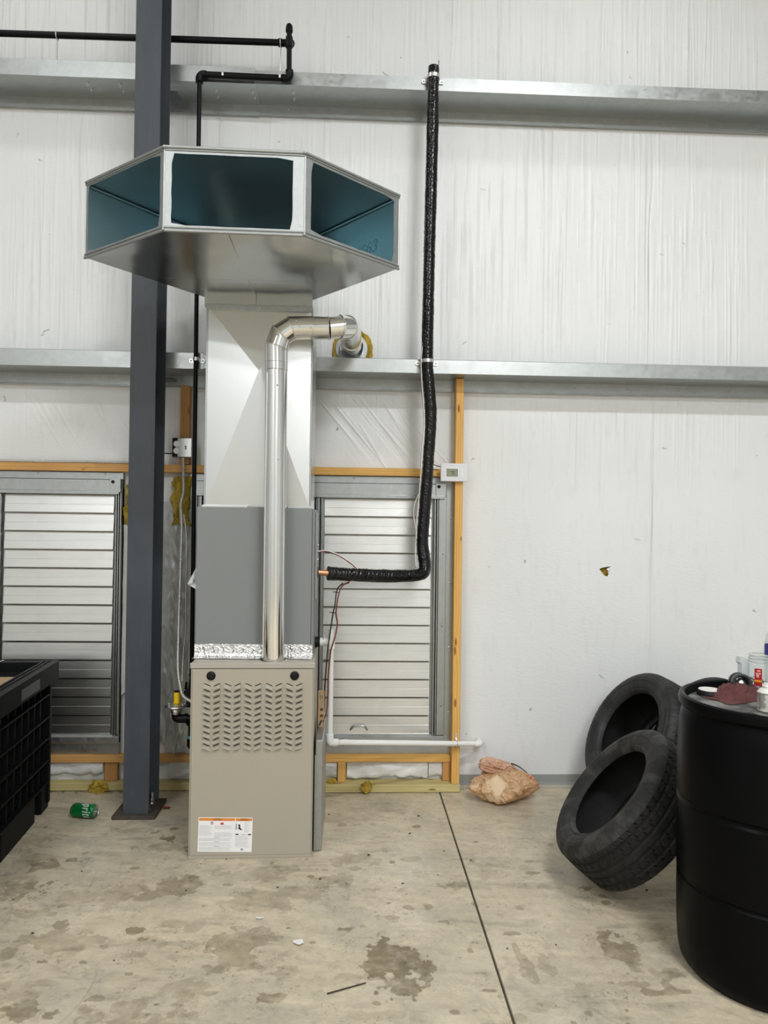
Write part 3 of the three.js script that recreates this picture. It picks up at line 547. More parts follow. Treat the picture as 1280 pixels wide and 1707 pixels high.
function tuft(label, x, y, z, r, s) { const g = new THREE.IcosahedronGeometry(r, 4), p = g.attributes.position; for (let i = 0; i < p.count; i++) { const v = V3().fromBufferAttribute(p, i), n = fbm3(v.x * 60 + s, v.y * 60, v.z * 60, 3, s); const m2 = fbm3(v.x * 150, v.y * 150 + 4, v.z * 150, 2, s + 9); v.multiplyScalar(0.15 + 1.5 * n + 0.5 * (m2 - 0.5)); p.setXYZ(i, v.x * (0.9 + 0.8 * n), v.y * 1.15, v.z * 0.7); } g.computeVertexNormals(); g.translate(x, y, z); single('insulation_tuft', mUV(g), M.fiberglass, label, 'insulation', undefined, [x, y - r, z]); }
tuft('yellow fibreglass tuft hanging over the treated plate below the shutter', 0.560, 0.034, 0.106, 0.024, 451);
tuft('ragged dark yellow fibreglass tuft between the green can and column', -0.875, 0.034, 0.075, 0.034, 453);
tuft('small fibreglass tuft on the treated plate beside the furnace', 0.375, 0.057, 0.075, 0.016, 455);

// ---------------------------------------------------------------- furnace
{
  const W = 0.536, HT = 0.845, DP = 0.70;
  const o = thing('furnace', 'beige upright gas furnace with chevron louvers and a warning label', 'furnace', [0.036, 0, 0.838]); o.rotation.y = 0.022;
  const h = W / 2;
  // cabinet: sides, back, floor and a top with the flue hole (z = 0 is the front)
  lpart(o, 'side_panel', box(-h, -h + 0.012, 0, HT, -DP, 0, 0.002), M.furnace);
  lpart(o, 'side_panel', box(h - 0.012, h, 0, HT, -DP, 0, 0.002), M.furnace);
  lpart(o, 'back_panel', box(-h + 0.012, h - 0.012, 0, HT, -DP, -DP + 0.01, 0), M.furnace);
  lpart(o, 'bottom_rail', box(-h + 0.012, h - 0.012, 0, 0.018, -DP + 0.01, -0.002, 0.002), M.furnace);
  lpart(o, 'inner_chassis', box(-h + 0.013, h - 0.013, 0.02, HT - 0.006, -0.48, -0.46, 0), M.galvDull);
  const cx = 0.079, cz = -0.078, R = 0.057, hole = [], c2 = []; for (let k = 0; k < 28; k++) { const a = k / 28 * Math.PI * 2; hole.push([cx + R * Math.cos(a), -cz + R * Math.sin(a)]); }
  const tp = plate([[-h, 0], [h, 0], [h, DP], [-h, DP]], [hole], 0.004); tp.rotateX(-Math.PI / 2); tp.translate(0, HT, 0);
  lpart(o, 'top_panel', tp, M.furnaceTop);
  lpart(o, 'top_lip', box(-h - 0.004, h + 0.004, HT - 0.019, HT + 0.006, 0.0, 0.010, 0.003), M.furnaceTop);
  // door with pressed louvers
  const dx0 = -h + 0.009, dx1 = h - 0.007, dy0 = 0.016, dy1 = HT - 0.023, holes = [], spots = [];
  const colX = [-0.178, -0.089, 0.0, 0.0895, 0.179].map((v) => v + 0.003 ), rowY = (r) => 0.765 - r * 0.0262, lw = 0.0275, drop = 0.0115, lh = 0.0172;
  for (const c of colX) for (let r = 0; r < 11; r++) for (const s of [-1, 1]) spots.push([c + s * 0.0062, rowY(r), s]);
  for (const [x, y, s] of spots) { const q = [[x, y - drop], [x, y - drop - lh], [x + s * (lw + 0.004), y - lh], [x + s * lw, y]]; holes.push(s > 0 ? q.reverse() : q); }
  const ring = (x, y, r) => { const q = []; for (let k = 0; k < 8; k++) { const a = -k / 8 * Math.PI * 2; q.push([x + r * Math.cos(a), y + r * Math.sin(a)]); } return q; };
  for (const [x, y] of [[0, 0], [0.02, 0], [-0.02, 0], [0, 0.02], [0, -0.02]]) holes.push(ring(0.0 + x, 0.399 + y, x || y ? 0.0022 : 0.003));
  const dp = plate([[dx0, dy0], [dx1, dy0], [dx1, dy1], [dx0, dy1]], holes, 0.010, 0.0018); dp.translate(0, 0, 0.002);
  const door = lpart(o, 'door_panel', dp, M.furnace);
  const blade = (s) => {   // bright blade leaning inward at its upper edge, flush at its lower edge
    const A = [0, -drop - 0.0058, 0.0085], B = [s * lw, -0.0058, 0.0085], C = [s * (lw + 0.004), -lh - 0.001, 0.0255], D = [0, -drop - lh - 0.001, 0.0255];
    const t = -0.0012, dn = (q) => [q[0], q[1], q[2] + t];
    const f = s > 0 ? [[D, C, B, A], [dn(A), dn(B), dn(C), dn(D)], [D, dn(D), dn(C), C], [A, B, dn(B), dn(A)], [C, dn(C), dn(B), B], [A, dn(A), dn(D), D]] : [[A, B, C, D], [dn(D), dn(C), dn(B), dn(A)], [C, dn(C), dn(D), D], [dn(A), dn(B), B, A], [B, dn(B), dn(C), C], [D, dn(D), dn(A), A]];
    return facets(f);
  };
  const blades = { 1: blade(1), '-1': blade(-1) };
  for (const [x, y, s] of spots) { const m = lpart(door, 'louver', blades[s], M.furnace); m.position.set(x, y, 0.002); }
  const knobGeo = lathe([[0, 0.012], [0.0105, 0.012], [0.0125, 0.010], [0.0135, 0.006], [0.019, 0.005], [0.0195, 0.002], [0.0195, 0]], 28).rotateX(Math.PI / 2);
  for (const x of [-0.180, 0.182]) { const k = lpart(door, 'door_knob', knobGeo, M.blackRubber, 'black round door fastener'); k.position.set(x, 0.796, 0.0135); }
  // bottom and side returns seen around the door
  lpart(o, 'bottom_lip', box(-h, h, 0.0, 0.014, 0.0, 0.012, 0.002), M.furnace);
  for (const s of [-1, 1]) lpart(o, 'front_return', box(s < 0 ? -h : h - 0.006, s < 0 ? -h + 0.007 : h, 0.014, HT - 0.02, 0, 0.006, 0.001), M.furnace);
  // warning label
  const lab = canvasTex(720, 460, (c, w, hh) => {
    c.fillStyle = '#ececec'; c.fillRect(0, 0, w, hh);
    c.fillStyle = '#e08a3c'; c.fillRect(8, 8, 478, 38); c.fillRect(494, 8, 218, 38);
    c.fillStyle = '#3a1d08'; c.textAlign = 'center'; c.font = 'bold 17px sans-serif'; c.fillText('WARNING', 250, 24); c.fillText('AVERTISSEMENT', 250, 42); c.fillText('WARNING', 605, 24); c.fillText('AVERTISSEMENT', 605, 42);
    c.fillStyle = '#b5b9bb';
    const lines = (x0, x1, y0, y1) => { for (let y = y0; y < y1; y += 9) { let x = x0; const end = x1 - 60 * ((y * 7919) % 97) / 97; while (x < end) { const l = 8 + ((x * 31 + y * 17) % 23); c.fillRect(x, y, Math.min(l, end - x), 4); x += l + 5; } } };
    lines(16, 200, 108, 180); lines(215, 470, 108, 160); lines(16, 200, 180, 250); lines(215, 480, 200, 262); lines(16, 470, 276, 320); lines(16, 470, 334, 380); lines(16, 470, 396, 446);
    lines(612, 700, 60, 200); lines(500, 700, 240, 400);
    c.fillStyle = '#8d9193'; c.fillRect(215, 265, 70, 6); c.fillRect(215, 324, 70, 6); c.fillRect(215, 386, 70, 6);
    c.strokeStyle = '#b22030'; c.lineWidth = 5; c.beginPath(); c.arc(180, 76, 18, 0, 7); c.stroke(); c.beginPath(); c.moveTo(167, 63); c.lineTo(193, 89); c.stroke();
    c.fillStyle = '#222'; c.fillRect(172, 66, 14, 14);
    c.fillStyle = '#c01f38'; c.beginPath(); c.moveTo(288, 96); c.lineTo(300, 62); c.lineTo(310, 80); c.lineTo(320, 58); c.lineTo(342, 96); c.fill();
    c.fillStyle = '#0b0b0b'; c.fillRect(500, 82, 9, 80); c.beginPath(); c.moveTo(528, 92); c.lineTo(552, 90); c.lineTo(560, 140); c.lineTo(590, 168); c.lineTo(560, 166); c.lineTo(520, 140); c.lineTo(540, 132); c.fill();
    c.fillRect(496, 216, 42, 16); c.fillRect(664, 218, 42, 16);
    c.fillStyle = '#9aa0a2'; c.fillRect(570, 222, 66, 7); c.strokeStyle = '#c6c9ca'; c.lineWidth = 2; c.beginPath(); c.moveTo(488, 50); c.lineTo(488, 446); c.stroke();
    c.fillStyle = '#55595b'; c.fillRect(572, 414, 34, 8); c.fillRect(572, 426, 18, 12); c.fillRect(594, 426, 14, 12);
  });
  const lm = std(0xffffff, 0.4, { map: lab }), lg = new THREE.BoxGeometry(0.233, 0.149, 0.0006);
  const l = lpart(door, 'warning_label', lg, lm, 'white warning label with orange header'); l.position.set(-0.109, 0.105, 0.0143); l.rotation.z = -0.022;
}
// foil tape sealing the coil cabinet to the furnace
{
  const o = thing('foil_tape', 'crumpled silver foil tape sealing the furnace top to the grey cabinet', 'tape', [0.02, 0.85, 0.69]);
  const g = new THREE.PlaneGeometry(0.538, 0.055, 110, 12), p = g.attributes.position;
  for (let i = 0; i < p.count; i++) { const x = p.getX(i), y = p.getY(i); p.setZ(i, 0.004 * (fbm(x * 60, y * 70, 3, 461)) + (y < -0.02 ? 0.004 : 0)); }
  g.computeVertexNormals(); part(o, 'tape_strip', mUV(g.translate(0.018, 0.8795, 0.694)), M.foil);
  const f = new THREE.PlaneGeometry(0.536, 0.075, 110, 14).rotateX(-Math.PI / 2), q = f.attributes.position;
  for (let i = 0; i < q.count; i++) { const x = q.getX(i), z = q.getZ(i); const e = 0.02 * (fbm(x * 30, 3, 3, 465) - 0.5); q.setY(i, 0.003 * fbm(x * 50, z * 50, 3, 463)); q.setZ(i, z + (z > 0 ? e : 0)); }
  f.computeVertexNormals(); { const keep = []; const idx = f.index.array; for (let i = 0; i < idx.length; i += 3) { const x = (q.getX(idx[i]) + q.getX(idx[i + 1]) + q.getX(idx[i + 2])) / 3 + 0.018, z = (q.getZ(idx[i]) + q.getZ(idx[i + 1]) + q.getZ(idx[i + 2])) / 3 + 0.72; if (Math.hypot(x - 0.115, z - 0.76) > 0.064) keep.push(idx[i], idx[i + 1], idx[i + 2]); } f.setIndex(keep); }
  part(o, 'tape_fold', mUV(f.translate(0.018, 0.8505, 0.722)), M.foil);
  // printed chevrons across the strip
  for (let k = 0; k < 12; k++) { const x = -0.215 + k * 0.044; if (x > 0.05 && x < 0.18) continue; const c = part(o, 'printed_mark', tube([[x, 0.893, 0.7], [x + 0.014, 0.880, 0.7], [x + 0.004, 0.870, 0.7]], 0.0012, { n: 10, seg: 5, tension: 0.1 }), std(L(0.12, 0.12, 0.12), 0.6)); }
}
// ---------------------------------------------------------------- coil cabinet
{
  const o = thing('coil_cabinet', 'plain grey steel coil cabinet standing on top of the furnace', 'cabinet', [0.018, 0.85, 0.42]);
  part(o, 'body', box(-0.248, 0.287, 0.856, 1.530, 0.135, 0.686, 0.003), M.coil);
  part(o, 'front_panel', box(-0.2495, 0.2775, 0.862, 1.535, 0.686, 0.6935, 0.003), M.coil);
  part(o, 'corner_post', box(0.2795, 0.2885, 0.862, 1.528, 0.676, 0.6915, 0.002), M.coil);
  part(o, 'side_bracket', box(0.287, 0.297, 1.10, 1.515, 0.50, 0.56, 0.002), M.galvDull);
  part(o, 'suction_grommet', new THREE.CylinderGeometry(0.027, 0.027, 0.012, 24).rotateZ(Math.PI / 2).translate(0.292, 1.222, 0.45), M.blackRubber, 'black rubber grommet');
  for (const y of [1.36, 1.29]) part(o, 'screw', new THREE.SphereGeometry(0.005, 8, 6).translate(0.299, y, 0.53), M.zinc);
}
// plastic document pouch taped to the left side
{
  const g = facets([[[-0.2475, 1.29, 0.6], [-0.302, 1.175, 0.63], [-0.25, 1.15, 0.66]], [[-0.2475, 1.29, 0.6], [-0.27, 1.22, 0.655], [-0.25, 1.15, 0.66]], [[-0.25, 1.27, 0.63], [-0.302, 1.175, 0.63], [-0.275, 1.18, 0.66]]]);
  single('document_pouch', g, new THREE.MeshStandardMaterial({ color: L(0.74, 0.76, 0.78), roughness: 0.2, side: THREE.DoubleSide }), 'clear white paper pouch sticking out from the side of the grey cabinet', 'pouch', undefined, [-0.25, 1.15, 0.63]);
}
// ---------------------------------------------------------------- supply duct
{
  const o = thing('supply_duct', 'tall galvanised supply duct with a creased front above the grey cabinet', 'duct', [0.02, 1.53, 0.42]);
  const x0 = -0.222, x1 = 0.262, y0 = 1.536, y1 = 2.47, z0 = 0.216, z1 = 0.655, ap = [0.022, 2.168, 0.690];
  const BL = [x0, y0, z1], BR = [x1, y0, z1], TL = [x0, y1, z1], TR = [x1, y1, z1], t1 = [-0.088, y1, z1], t2 = [0.150, y1, z1];
  part(o, 'front_panel', facets([[TL, BL, ap], [BL, BR, ap], [BR, TR, ap], [TL, ap, t1], [t1, ap, t2], [t2, ap, TR]]), M.sheet);
  part(o, 'side_panel', facets([[[x0, y0, z0], BL, TL, [x0, y1, z0]]]), M.sheet);
  part(o, 'side_panel', facets([[BR, [x1, y0, z0], [x1, y1, z0], TR]]), M.sheet);
  part(o, 'back_panel', facets([[[x1, y0, z0], [x0, y0, z0], [x0, y1, z0], [x1, y1, z0]]]), M.sheet);
  part(o, 'corner_seam', box(x0 - 0.006, x0 + 0.003, y0, y1, z1 - 0.022, z1 + 0.002, 0.002), M.galv);
  part(o, 'corner_seam', box(x1 - 0.003, x1 + 0.006, y0, y1, z1 - 0.022, z1 + 0.002, 0.002), M.galv);
  // sealed foot
  part(o, 'foot_flange', merge([box(x0 - 0.012, x0 + 0.20, 1.531, 1.545, z1 - 0.006, z1 + 0.018, 0.003), box(x1 - 0.10, x1 + 0.008, 1.531, 1.545, z1 - 0.006, z1 + 0.016, 0.003)]), M.sheet);
  part(o, 'top_collar', box(x0 - 0.006, x1 + 0.004, 2.452, 2.478, z1 - 0.005, z1 + 0.012, 0.002), M.galv);
  for (const x of [-0.18, 0.02, 0.225]) part(o, 'screw', new THREE.SphereGeometry(0.005, 8, 6).translate(x, 2.465, z1 + 0.013), M.zinc);
}
// ---------------------------------------------------------------- discharge hood: seven-sided box with three open faces
{
  const o = thing('discharge_hood', 'wide galvanised discharge hood with three open faces and a blue-grey inside', 'hood', [0.015, 2.475, 0.75]);
  const yb = 2.515, yt = 2.812, n = (x, z) => [x, z];
  const A = n(-0.240, 0.645), B = n(-0.614, 1.130), C = n(-0.228, 1.440), D = n(0.274, 1.430), E = n(0.636, 1.105), F = n(0.262, 0.640), G = n(0.262, 0.216), H = n(-0.240, 0.216);
  const at = (p, y) => [p[0], y, p[1]];
  // bottom: folded once along a diagonal
  const K = n(-0.145, 1.243), kd = -0.0028;
  part(o, 'bottom_panel', facets([
    [at(A, yb), at(B, yb), at(K, yb + kd)], [at(B, yb), at(C, yb), at(K, yb + kd)],
    [at(C, yb), at(D, yb), at(F, yb), at(K, yb + kd)], [at(D, yb), at(E, yb), at(F, yb)], [at(A, yb), at(K, yb + kd), at(F, yb)]].map((q) => q.slice().reverse())), M.hoodSkin);
  part(o, 'throat', facets([[at(A, 2.476), at(F, 2.476), at(F, yb), at(A, yb)], [at(H, 2.476), at(A, 2.476), at(A, yb), at(H, yb)], [at(F, 2.476), at(G, 2.476), at(G, yb), at(F, yb)], [at(G, 2.476), at(H, 2.476), at(H, yb), at(G, yb)]]), M.hoodSkin);
  part(o, 'top_panel', facets([[at(A, yt), at(B, yt), at(C, yt), at(D, yt), at(E, yt), at(F, yt), at(G, yt), at(H, yt)]]), M.hoodSkin);
  for (const [p, q] of [[A, B], [E, F], [H, A], [F, G], [G, H]]) part(o, 'rear_panel', facets([[at(p, yb), at(q, yb), at(q, yt), at(p, yt)].reverse()]), M.hoodSkin);
  // blue-grey inside faces, 4 mm in
  const cx = 0.02, cz = 0.95, inn = ([x, z]) => { const d = Math.hypot(x - cx, z - cz); return [x + (cx - x) / d * 0.006, z + (cz - z) / d * 0.006]; };
  const lin = (p, q, m, name = 'inner_face') => part(o, name, facets([[at(inn(p), yb + 0.004), at(inn(q), yb + 0.004), at(inn(q), yt - 0.004), at(inn(p), yt - 0.004)]]), m);
  lin(A, B, M.hoodInside); for (const [p, q] of [[H, A], [F, G], [G, H]]) lin(p, q, M.hoodInside);
  const marker = canvasTex(1024, 512, (c, w, h) => {
    c.fillStyle = '#ffffff'; c.fillRect(0, 0, w, h); c.strokeStyle = '#b9c0c8'; c.fillStyle = '#b4bcc6'; c.lineWidth = 7; c.lineCap = 'round';
    c.save(); c.translate(300, 330); c.rotate(-0.05); c.font = 'italic 120px serif'; c.fillText('B', 0, 20); c.fillText('2663', 240, 20); c.restore();
  });
  {
    const p = inn(E), q = inn(F), g = facets([[at(p, yb + 0.004), at(q, yb + 0.004), at(q, yt - 0.004), at(p, yt - 0.004)]]);
    const uvs = [[1, 0], [0, 0], [0, 1], [1, 1]], order = [0, 1, 2, 0, 2, 3], u = g.attributes.uv; order.forEach((k, i) => u.setXY(i, uvs[k][0], uvs[k][1]));
    const m = M.hoodInside.clone(); m.map = marker; part(o, 'inner_face', g, m, 'blue-grey inner face with handwritten marker figures');
  }
  part(o, 'inner_top', facets([[A, B, C, D, E, F].map((p) => at(inn(p), yt - 0.004)).reverse()]), M.hoodInside);
  part(o, 'inner_top', facets([[A, F, G, H].map((p) => at(inn(p), yt - 0.004)).reverse()]), M.hoodInside);
  part(o, 'inner_bottom', facets([[A, B, C, D, E, F].map((p) => at(inn(p), yb + 0.004))]), M.hoodInside);
  // rear corner seam inside each wing
  for (const [p, q] of [[A, B], [F, E]]) { const a = inn(inn(p)), b = inn(inn(q)); part(o, 'inner_seam', rod(V3(a[0], yt - 0.012, a[1]), V3(b[0], yt - 0.012, b[1]), 0.006, 0.006, 8), M.hoodInside); }
  // open faces: frame with a slightly uneven opening
  function openFace(p, q, ml, mr, mt, mb) {
    const len = Math.hypot(q[0] - p[0], q[1] - p[1]), hgt = yt - yb, hole = [];
    const edge = (x0, y0, x1, y1, k) => { for (let i = 0; i < 9; i++) { const t = i / 9, e = 0.0022 * (vn(i * 1.7, k * 5.1, 501 + Math.round(len * 100)) - 0.5); hole.push([x0 + (x1 - x0) * t + (y1 === y0 ? 0 : e), y0 + (y1 - y0) * t + (x1 === x0 ? 0 : e)]); } };
    const r = 0.008, a = ml, b = len - mr, c = mb, d = hgt - mt;
    edge(a, c + r, a, d - r, 1); edge(a + r, d, b - r, d, 2); edge(b, d - r, b, c + r, 3); edge(b - r, c, a + r, c, 4);
    const g = plate([[0, 0], [len, 0], [len, hgt], [0, hgt]], [hole], 0.0016);
    const ang = Math.atan2(q[1] - p[1], q[0] - p[0]); g.rotateY(-ang); g.translate(p[0], yb, p[1]);
    const f = part(o, 'face_frame', g, M.hoodEdge);
    for (const [y, rad] of [[yb - 0.002, 0.0058], [yb + 0.0105, 0.0035], [yt + 0.002, 0.0058], [yt - 0.008, 0.003]]) {
      const N = V3(-(q[1] - p[1]), 0, q[0] - p[0]).normalize().multiplyScalar(0.003);
      part(o, 'drive_cleat', rod(V3(p[0] + N.x, y, p[1] + N.z), V3(q[0] + N.x, y, q[1] + N.z), rad, rad, 10), M.hoodEdge);
    }
  }
  openFace(B, C, 0.014, 0.022, 0.016, 0.018); openFace(C, D, 0.026, 0.044, 0.020, 0.018); openFace(D, E, 0.028, 0.030, 0.020, 0.020);
  for (const [p, w] of [[C, 0.026], [D, 0.030], [B, 0.012], [E, 0.012]]) part(o, 'corner_post', box(p[0] - 0.004, p[0] + 0.004, yb, yt, p[1] - 0.004, p[1] + 0.003, 0.002), M.hoodEdge);
  for (const p of [C, D]) for (const y of [yb, yt]) part(o, 'rivet', new THREE.SphereGeometry(0.0065, 12, 8).translate(p[0], y, p[1] + 0.007), M.hoodEdge);
}
// ---------------------------------------------------------------- flue pipe
{
  const o = thing('flue_pipe', 'shiny metal flue pipe rising from the furnace and elbowing into the wall', 'pipe', [0.115, 0.857, 0.76]);
  const R = 0.0505;
  // mitred pipe: one ring in the bisecting plane at each corner
  function mitre(pts, r) {
    const P = pts.map((q) => V3(...q)), seg = 40, list = [];
    const dirs = P.slice(1).map((q, i) => q.clone().sub(P[i]).normalize());
    const cut = P.map((q, i) => i === 0 ? dirs[0] : i === P.length - 1 ? dirs[i - 1] : dirs[i - 1].clone().add(dirs[i]).normalize());
    for (let i = 0; i < dirs.length; i++) {
      const d = dirs[i], X = Math.abs(d.y) > 0.9 ? V3(1, 0, 0) : V3(0, 1, 0); X.addScaledVector(d, -X.dot(d)).normalize(); const Y = V3().crossVectors(d, X);
      const L2 = P[i + 1].distanceTo(P[i]), rows = Math.max(1, Math.round(L2 / 0.06)), pos = [], uv = [], idx = [];
      for (let k = 0; k <= rows; k++) for (let j = 0; j <= seg; j++) {
        const a = (j % seg) / seg * Math.PI * 2, t = k / rows;
        const w = r + (L2 > 0.3 ? 0.0030 * (fbm(Math.cos(a) * 2.2 + 5, t * 4 + Math.sin(a) * 2.2, 3, 511) - 0.5) * Math.sin(Math.PI * t) : 0);
        const off = X.clone().multiplyScalar(w * Math.cos(a)).addScaledVector(Y, w * Math.sin(a));
        const e0 = -off.dot(cut[i]) / d.dot(cut[i]), e1 = -off.dot(cut[i + 1]) / d.dot(cut[i + 1]);
        const s0 = e0, s1 = L2 + e1, s = s0 + (s1 - s0) * t, q = P[i].clone().addScaledVector(d, s).add(off);
        pos.push(q.x, q.y, q.z); uv.push(a * r, s);
      }
      for (let k = 0; k < rows; k++) for (let j = 0; j < seg; j++) { const a = k * (seg + 1) + j, b = a + seg + 1; idx.push(a, a + 1, b, b, a + 1, b + 1); }
      const g = new THREE.BufferGeometry(); g.setAttribute('position', new THREE.Float32BufferAttribute(pos, 3)); g.setAttribute('uv', new THREE.Float32BufferAttribute(uv, 2)); g.setIndex(idx); g.computeVertexNormals(); list.push(g);
    }
    return list;
  }
  const p1 = [0.116, 0.846, 0.76], p2 = [0.109, 2.155, 0.76], bend = [[0.108, 2.262, 0.76], [0.128, 2.318, 0.76], [0.178, 2.350, 0.76]], p3 = [0.275, 2.354, 0.76], p4 = [0.345, 2.355, 0.76];
  part(o, 'riser', mitre([p1, p2], R)[0], M.flue);
  const names = ['elbow_gore', 'elbow_gore', 'elbow_gore', 'cross_pipe', 'cross_pipe'];
  mitre([p2, ...bend, p3, p4], R + 0.0012).forEach((g, i) => part(o, names[i], g, M.flue));
  mitre([p4, [0.395, 2.362, 0.752], [0.428, 2.372, 0.712], [0.440, 2.384, 0.62], [0.446, 2.412, 0.34], [0.450, 2.436, 0.003]], R + 0.0006).forEach((g, i) => part(o, i < 3 ? 'elbow_gore' : 'wall_pipe', g, M.flue));
  // raised beads at the joints and crimps
  const bead = (p, d, r, t = 0.0028) => part(o, 'bead', new THREE.TorusGeometry(r, t, 8, 40).applyQuaternion(new THREE.Quaternion().setFromUnitVectors(V3(0, 0, 1), V3(...d).normalize())).translate(...p), M.flue);
  bead([0.109, 2.155, 0.76], [0, 1, 0], R + 0.001, 0.002); bead([0.1085, 2.19, 0.76], [0, 1, 0], R + 0.0008, 0.0015);
  bead(bend[0], [0.35, 1, 0], R + 0.003); bead(bend[1], [1, 1, 0], R + 0.005); bead(bend[2], [1, 0.35, 0], R + 0.003);
  bead([0.275, 2.354, 0.76], [1, 0, 0], R + 0.001, 0.002); bead([0.345, 2.355, 0.76], [1, 0.05, 0], R + 0.002); bead([0.395, 2.362, 0.752], [1, 0.1, -0.45], R + 0.003); bead([0.428, 2.372, 0.712], [0.5, 0.2, -1], R + 0.003, 0.0022); bead([0.4465, 2.416, 0.29], [0, 0.1, -1], R + 0.002);
  for (const [x, y, z] of [[0.12, 2.08, 0.8095], [0.2, 2.372, 0.806], [0.265, 2.34, 0.808], [0.13, 1.75, 0.808], [0.215, 2.345, 0.809]]) part(o, 'screw', new THREE.SphereGeometry(0.0042, 8, 6).translate(x, y, z), M.flue);
  part(o, 'lock_seam', box(0.100, 0.106, 0.87, 2.14, 0.807, 0.8115, 0.001).translate(-0.03, 0, -0.012), M.flue);
}
{
  const o = thing('wall_thimble', 'round galvanised collar where the flue pipe enters the wall', 'collar', [0.447, 2.33, 0.0]);
  const ring = []; const outer = [], hole = []; for (let k = 0; k < 40; k++) { const a = k / 40 * Math.PI * 2; outer.push([0.447 + 0.088 * Math.cos(a), 2.434 + 0.088 * Math.sin(a)]); hole.push([0.447 + 0.062 * Math.cos(-a), 2.434 + 0.062 * Math.sin(-a)]); }
  part(o, 'collar_ring', plate(outer, [hole], 0.006).translate(0, 0, 0.012), M.galv);
  part(o, 'collar_sleeve', new THREE.CylinderGeometry(0.064, 0.064, 0.05, 36, 1, true).rotateX(Math.PI / 2).translate(0.447, 2.434, 0.035), new THREE.MeshStandardMaterial({ color: L(0.68, 0.68, 0.67), roughness: 0.3, metalness: 1, side: THREE.DoubleSide }));
}
{
  const outer = [], hole = []; for (let k = 0; k < 60; k++) { const a = k / 60 * Math.PI * 2, r = 0.105 + 0.022 * (fbm(Math.cos(a) * 3 + 4, Math.sin(a) * 3, 3, 521) - 0.3); outer.push([0.452 + r * Math.cos(a) * 1.02, 2.436 + r * Math.sin(a)]); hole.push([0.447 + 0.075 * Math.cos(-a), 2.434 + 0.075 * Math.sin(-a)]); }
  single('insulation_ring', plate(outer, [hole], 0.010).translate(0, 0, 0.0005), M.fiberglass, 'ragged yellow fibreglass showing around the flue collar', 'insulation', undefined, [0.447, 2.33, 0]);
}
// ---------------------------------------------------------------- insulated refrigerant line
const tapeBump = (s, a) => { const w = s * 95 + a * 1.0; return 0.0026 * (vn(w, a * 2.2 + Math.floor(w) * 3.1, 531) - 0.4) + 0.0022 * (vn(s * 40 + a, Math.sin(a) * 3 + 9, 533) - 0.5) + 0.003 * (vn(s * 6, 4, 535) - 0.5); };
{
  const o = thing('refrigerant_line', 'black tape-wrapped refrigerant line hanging down the wall and bending to the grey cabinet', 'hose', [0.85, 1.17, 0.24]);
  const down = [[0.863, 3.888, 0.240], [0.862, 3.87, 0.243], [0.861, 3.83, 0.245], [0.860, 3.61, 0.245], [0.856, 3.25, 0.245], [0.852, 2.971, 0.245], [0.848, 2.6, 0.246], [0.847, 2.334, 0.244], [0.862, 2.15, 0.245], [0.870, 2.017, 0.245], [0.862, 1.85, 0.243], [0.855, 1.70, 0.24], [0.845, 1.56, 0.24], [0.837, 1.446, 0.24], [0.834, 1.36, 0.24], [0.842, 1.28, 0.25]];
  part(o, 'hanging_run', tube(down, 0.030, { n: 900, seg: 30, bump: tapeBump }), M.tape);
  part(o, 'elbow_run', tube([[0.838, 1.33, 0.243], [0.846, 1.255, 0.252], [0.838, 1.213, 0.272], [0.79, 1.201, 0.30], [0.70, 1.199, 0.335], [0.60, 1.202, 0.37], [0.48, 1.209, 0.41], [0.345, 1.218, 0.447]], 0.0325, { n: 260, seg: 30, bump: tapeBump }), M.tape);
  part(o, 'copper_stub', rod(V3(0.3, 1.2215, 0.4495), V3(0.352, 1.218, 0.446), 0.0125, 0.0125, 18), M.copper, 'bare copper pipe end');
  part(o, 'copper_sleeve', rod(V3(0.312, 1.2205, 0.4485), V3(0.348, 1.2185, 0.447), 0.0145, 0.0145, 18), M.copper);
}
function pipeStrap(label, x, y, z, r, w) {
  const o = thing('pipe_strap', label, 'strap', [x, y - 0.03, 0.205]);
  const s = []; for (let k = 0; k <= 18; k++) { const a = Math.PI * k / 18; s.push([Math.cos(a) * (r + 0.002), Math.sin(a) * (r + 0.002)]); }
  const back = 0.2105 - z; const out = [[r + 0.002, back], ...s, [-(r + 0.002), back]], inner = out.map(([a, b]) => [a * (r / (r + 0.002)), b > 0 ? b * (r / (r + 0.002)) : b]).reverse();
  const g = plate([...out, ...inner], [], w); g.rotateX(Math.PI / 2); g.translate(x, y + w / 2, z);
  part(o, 'strap_band', g, M.zinc);
  for (const sx of [-1, 1]) { const ex = x + sx * (r + 0.014); part(o, 'strap_ear', plate([[-0.014, -0.011], [0.010, -0.011], [0.014, 0], [0.010, 0.011], [-0.014, 0.011]].map(([a, b]) => [ex + sx * a, y - 0.004 + b]).sort(() => 0), [], 0.002).translate(0, 0, 0.2098), M.zinc); part(o, 'screw', new THREE.SphereGeometry(0.0045, 8, 6).translate(ex + sx * 0.003, y - 0.004, 0.2128), M.zinc); }
}
pipeStrap('zinc strap clamping the black hose to the upper girt', 0.861, 3.835, 0.243, 0.0325, 0.020);
pipeStrap('zinc strap clamping the black hose to the lower girt', 0.847, 2.325, 0.244, 0.0325, 0.018);
pipeStrap('small zinc strap holding the black gas pipe to the lower girt', -0.363, 2.312, 0.233, 0.014, 0.018);

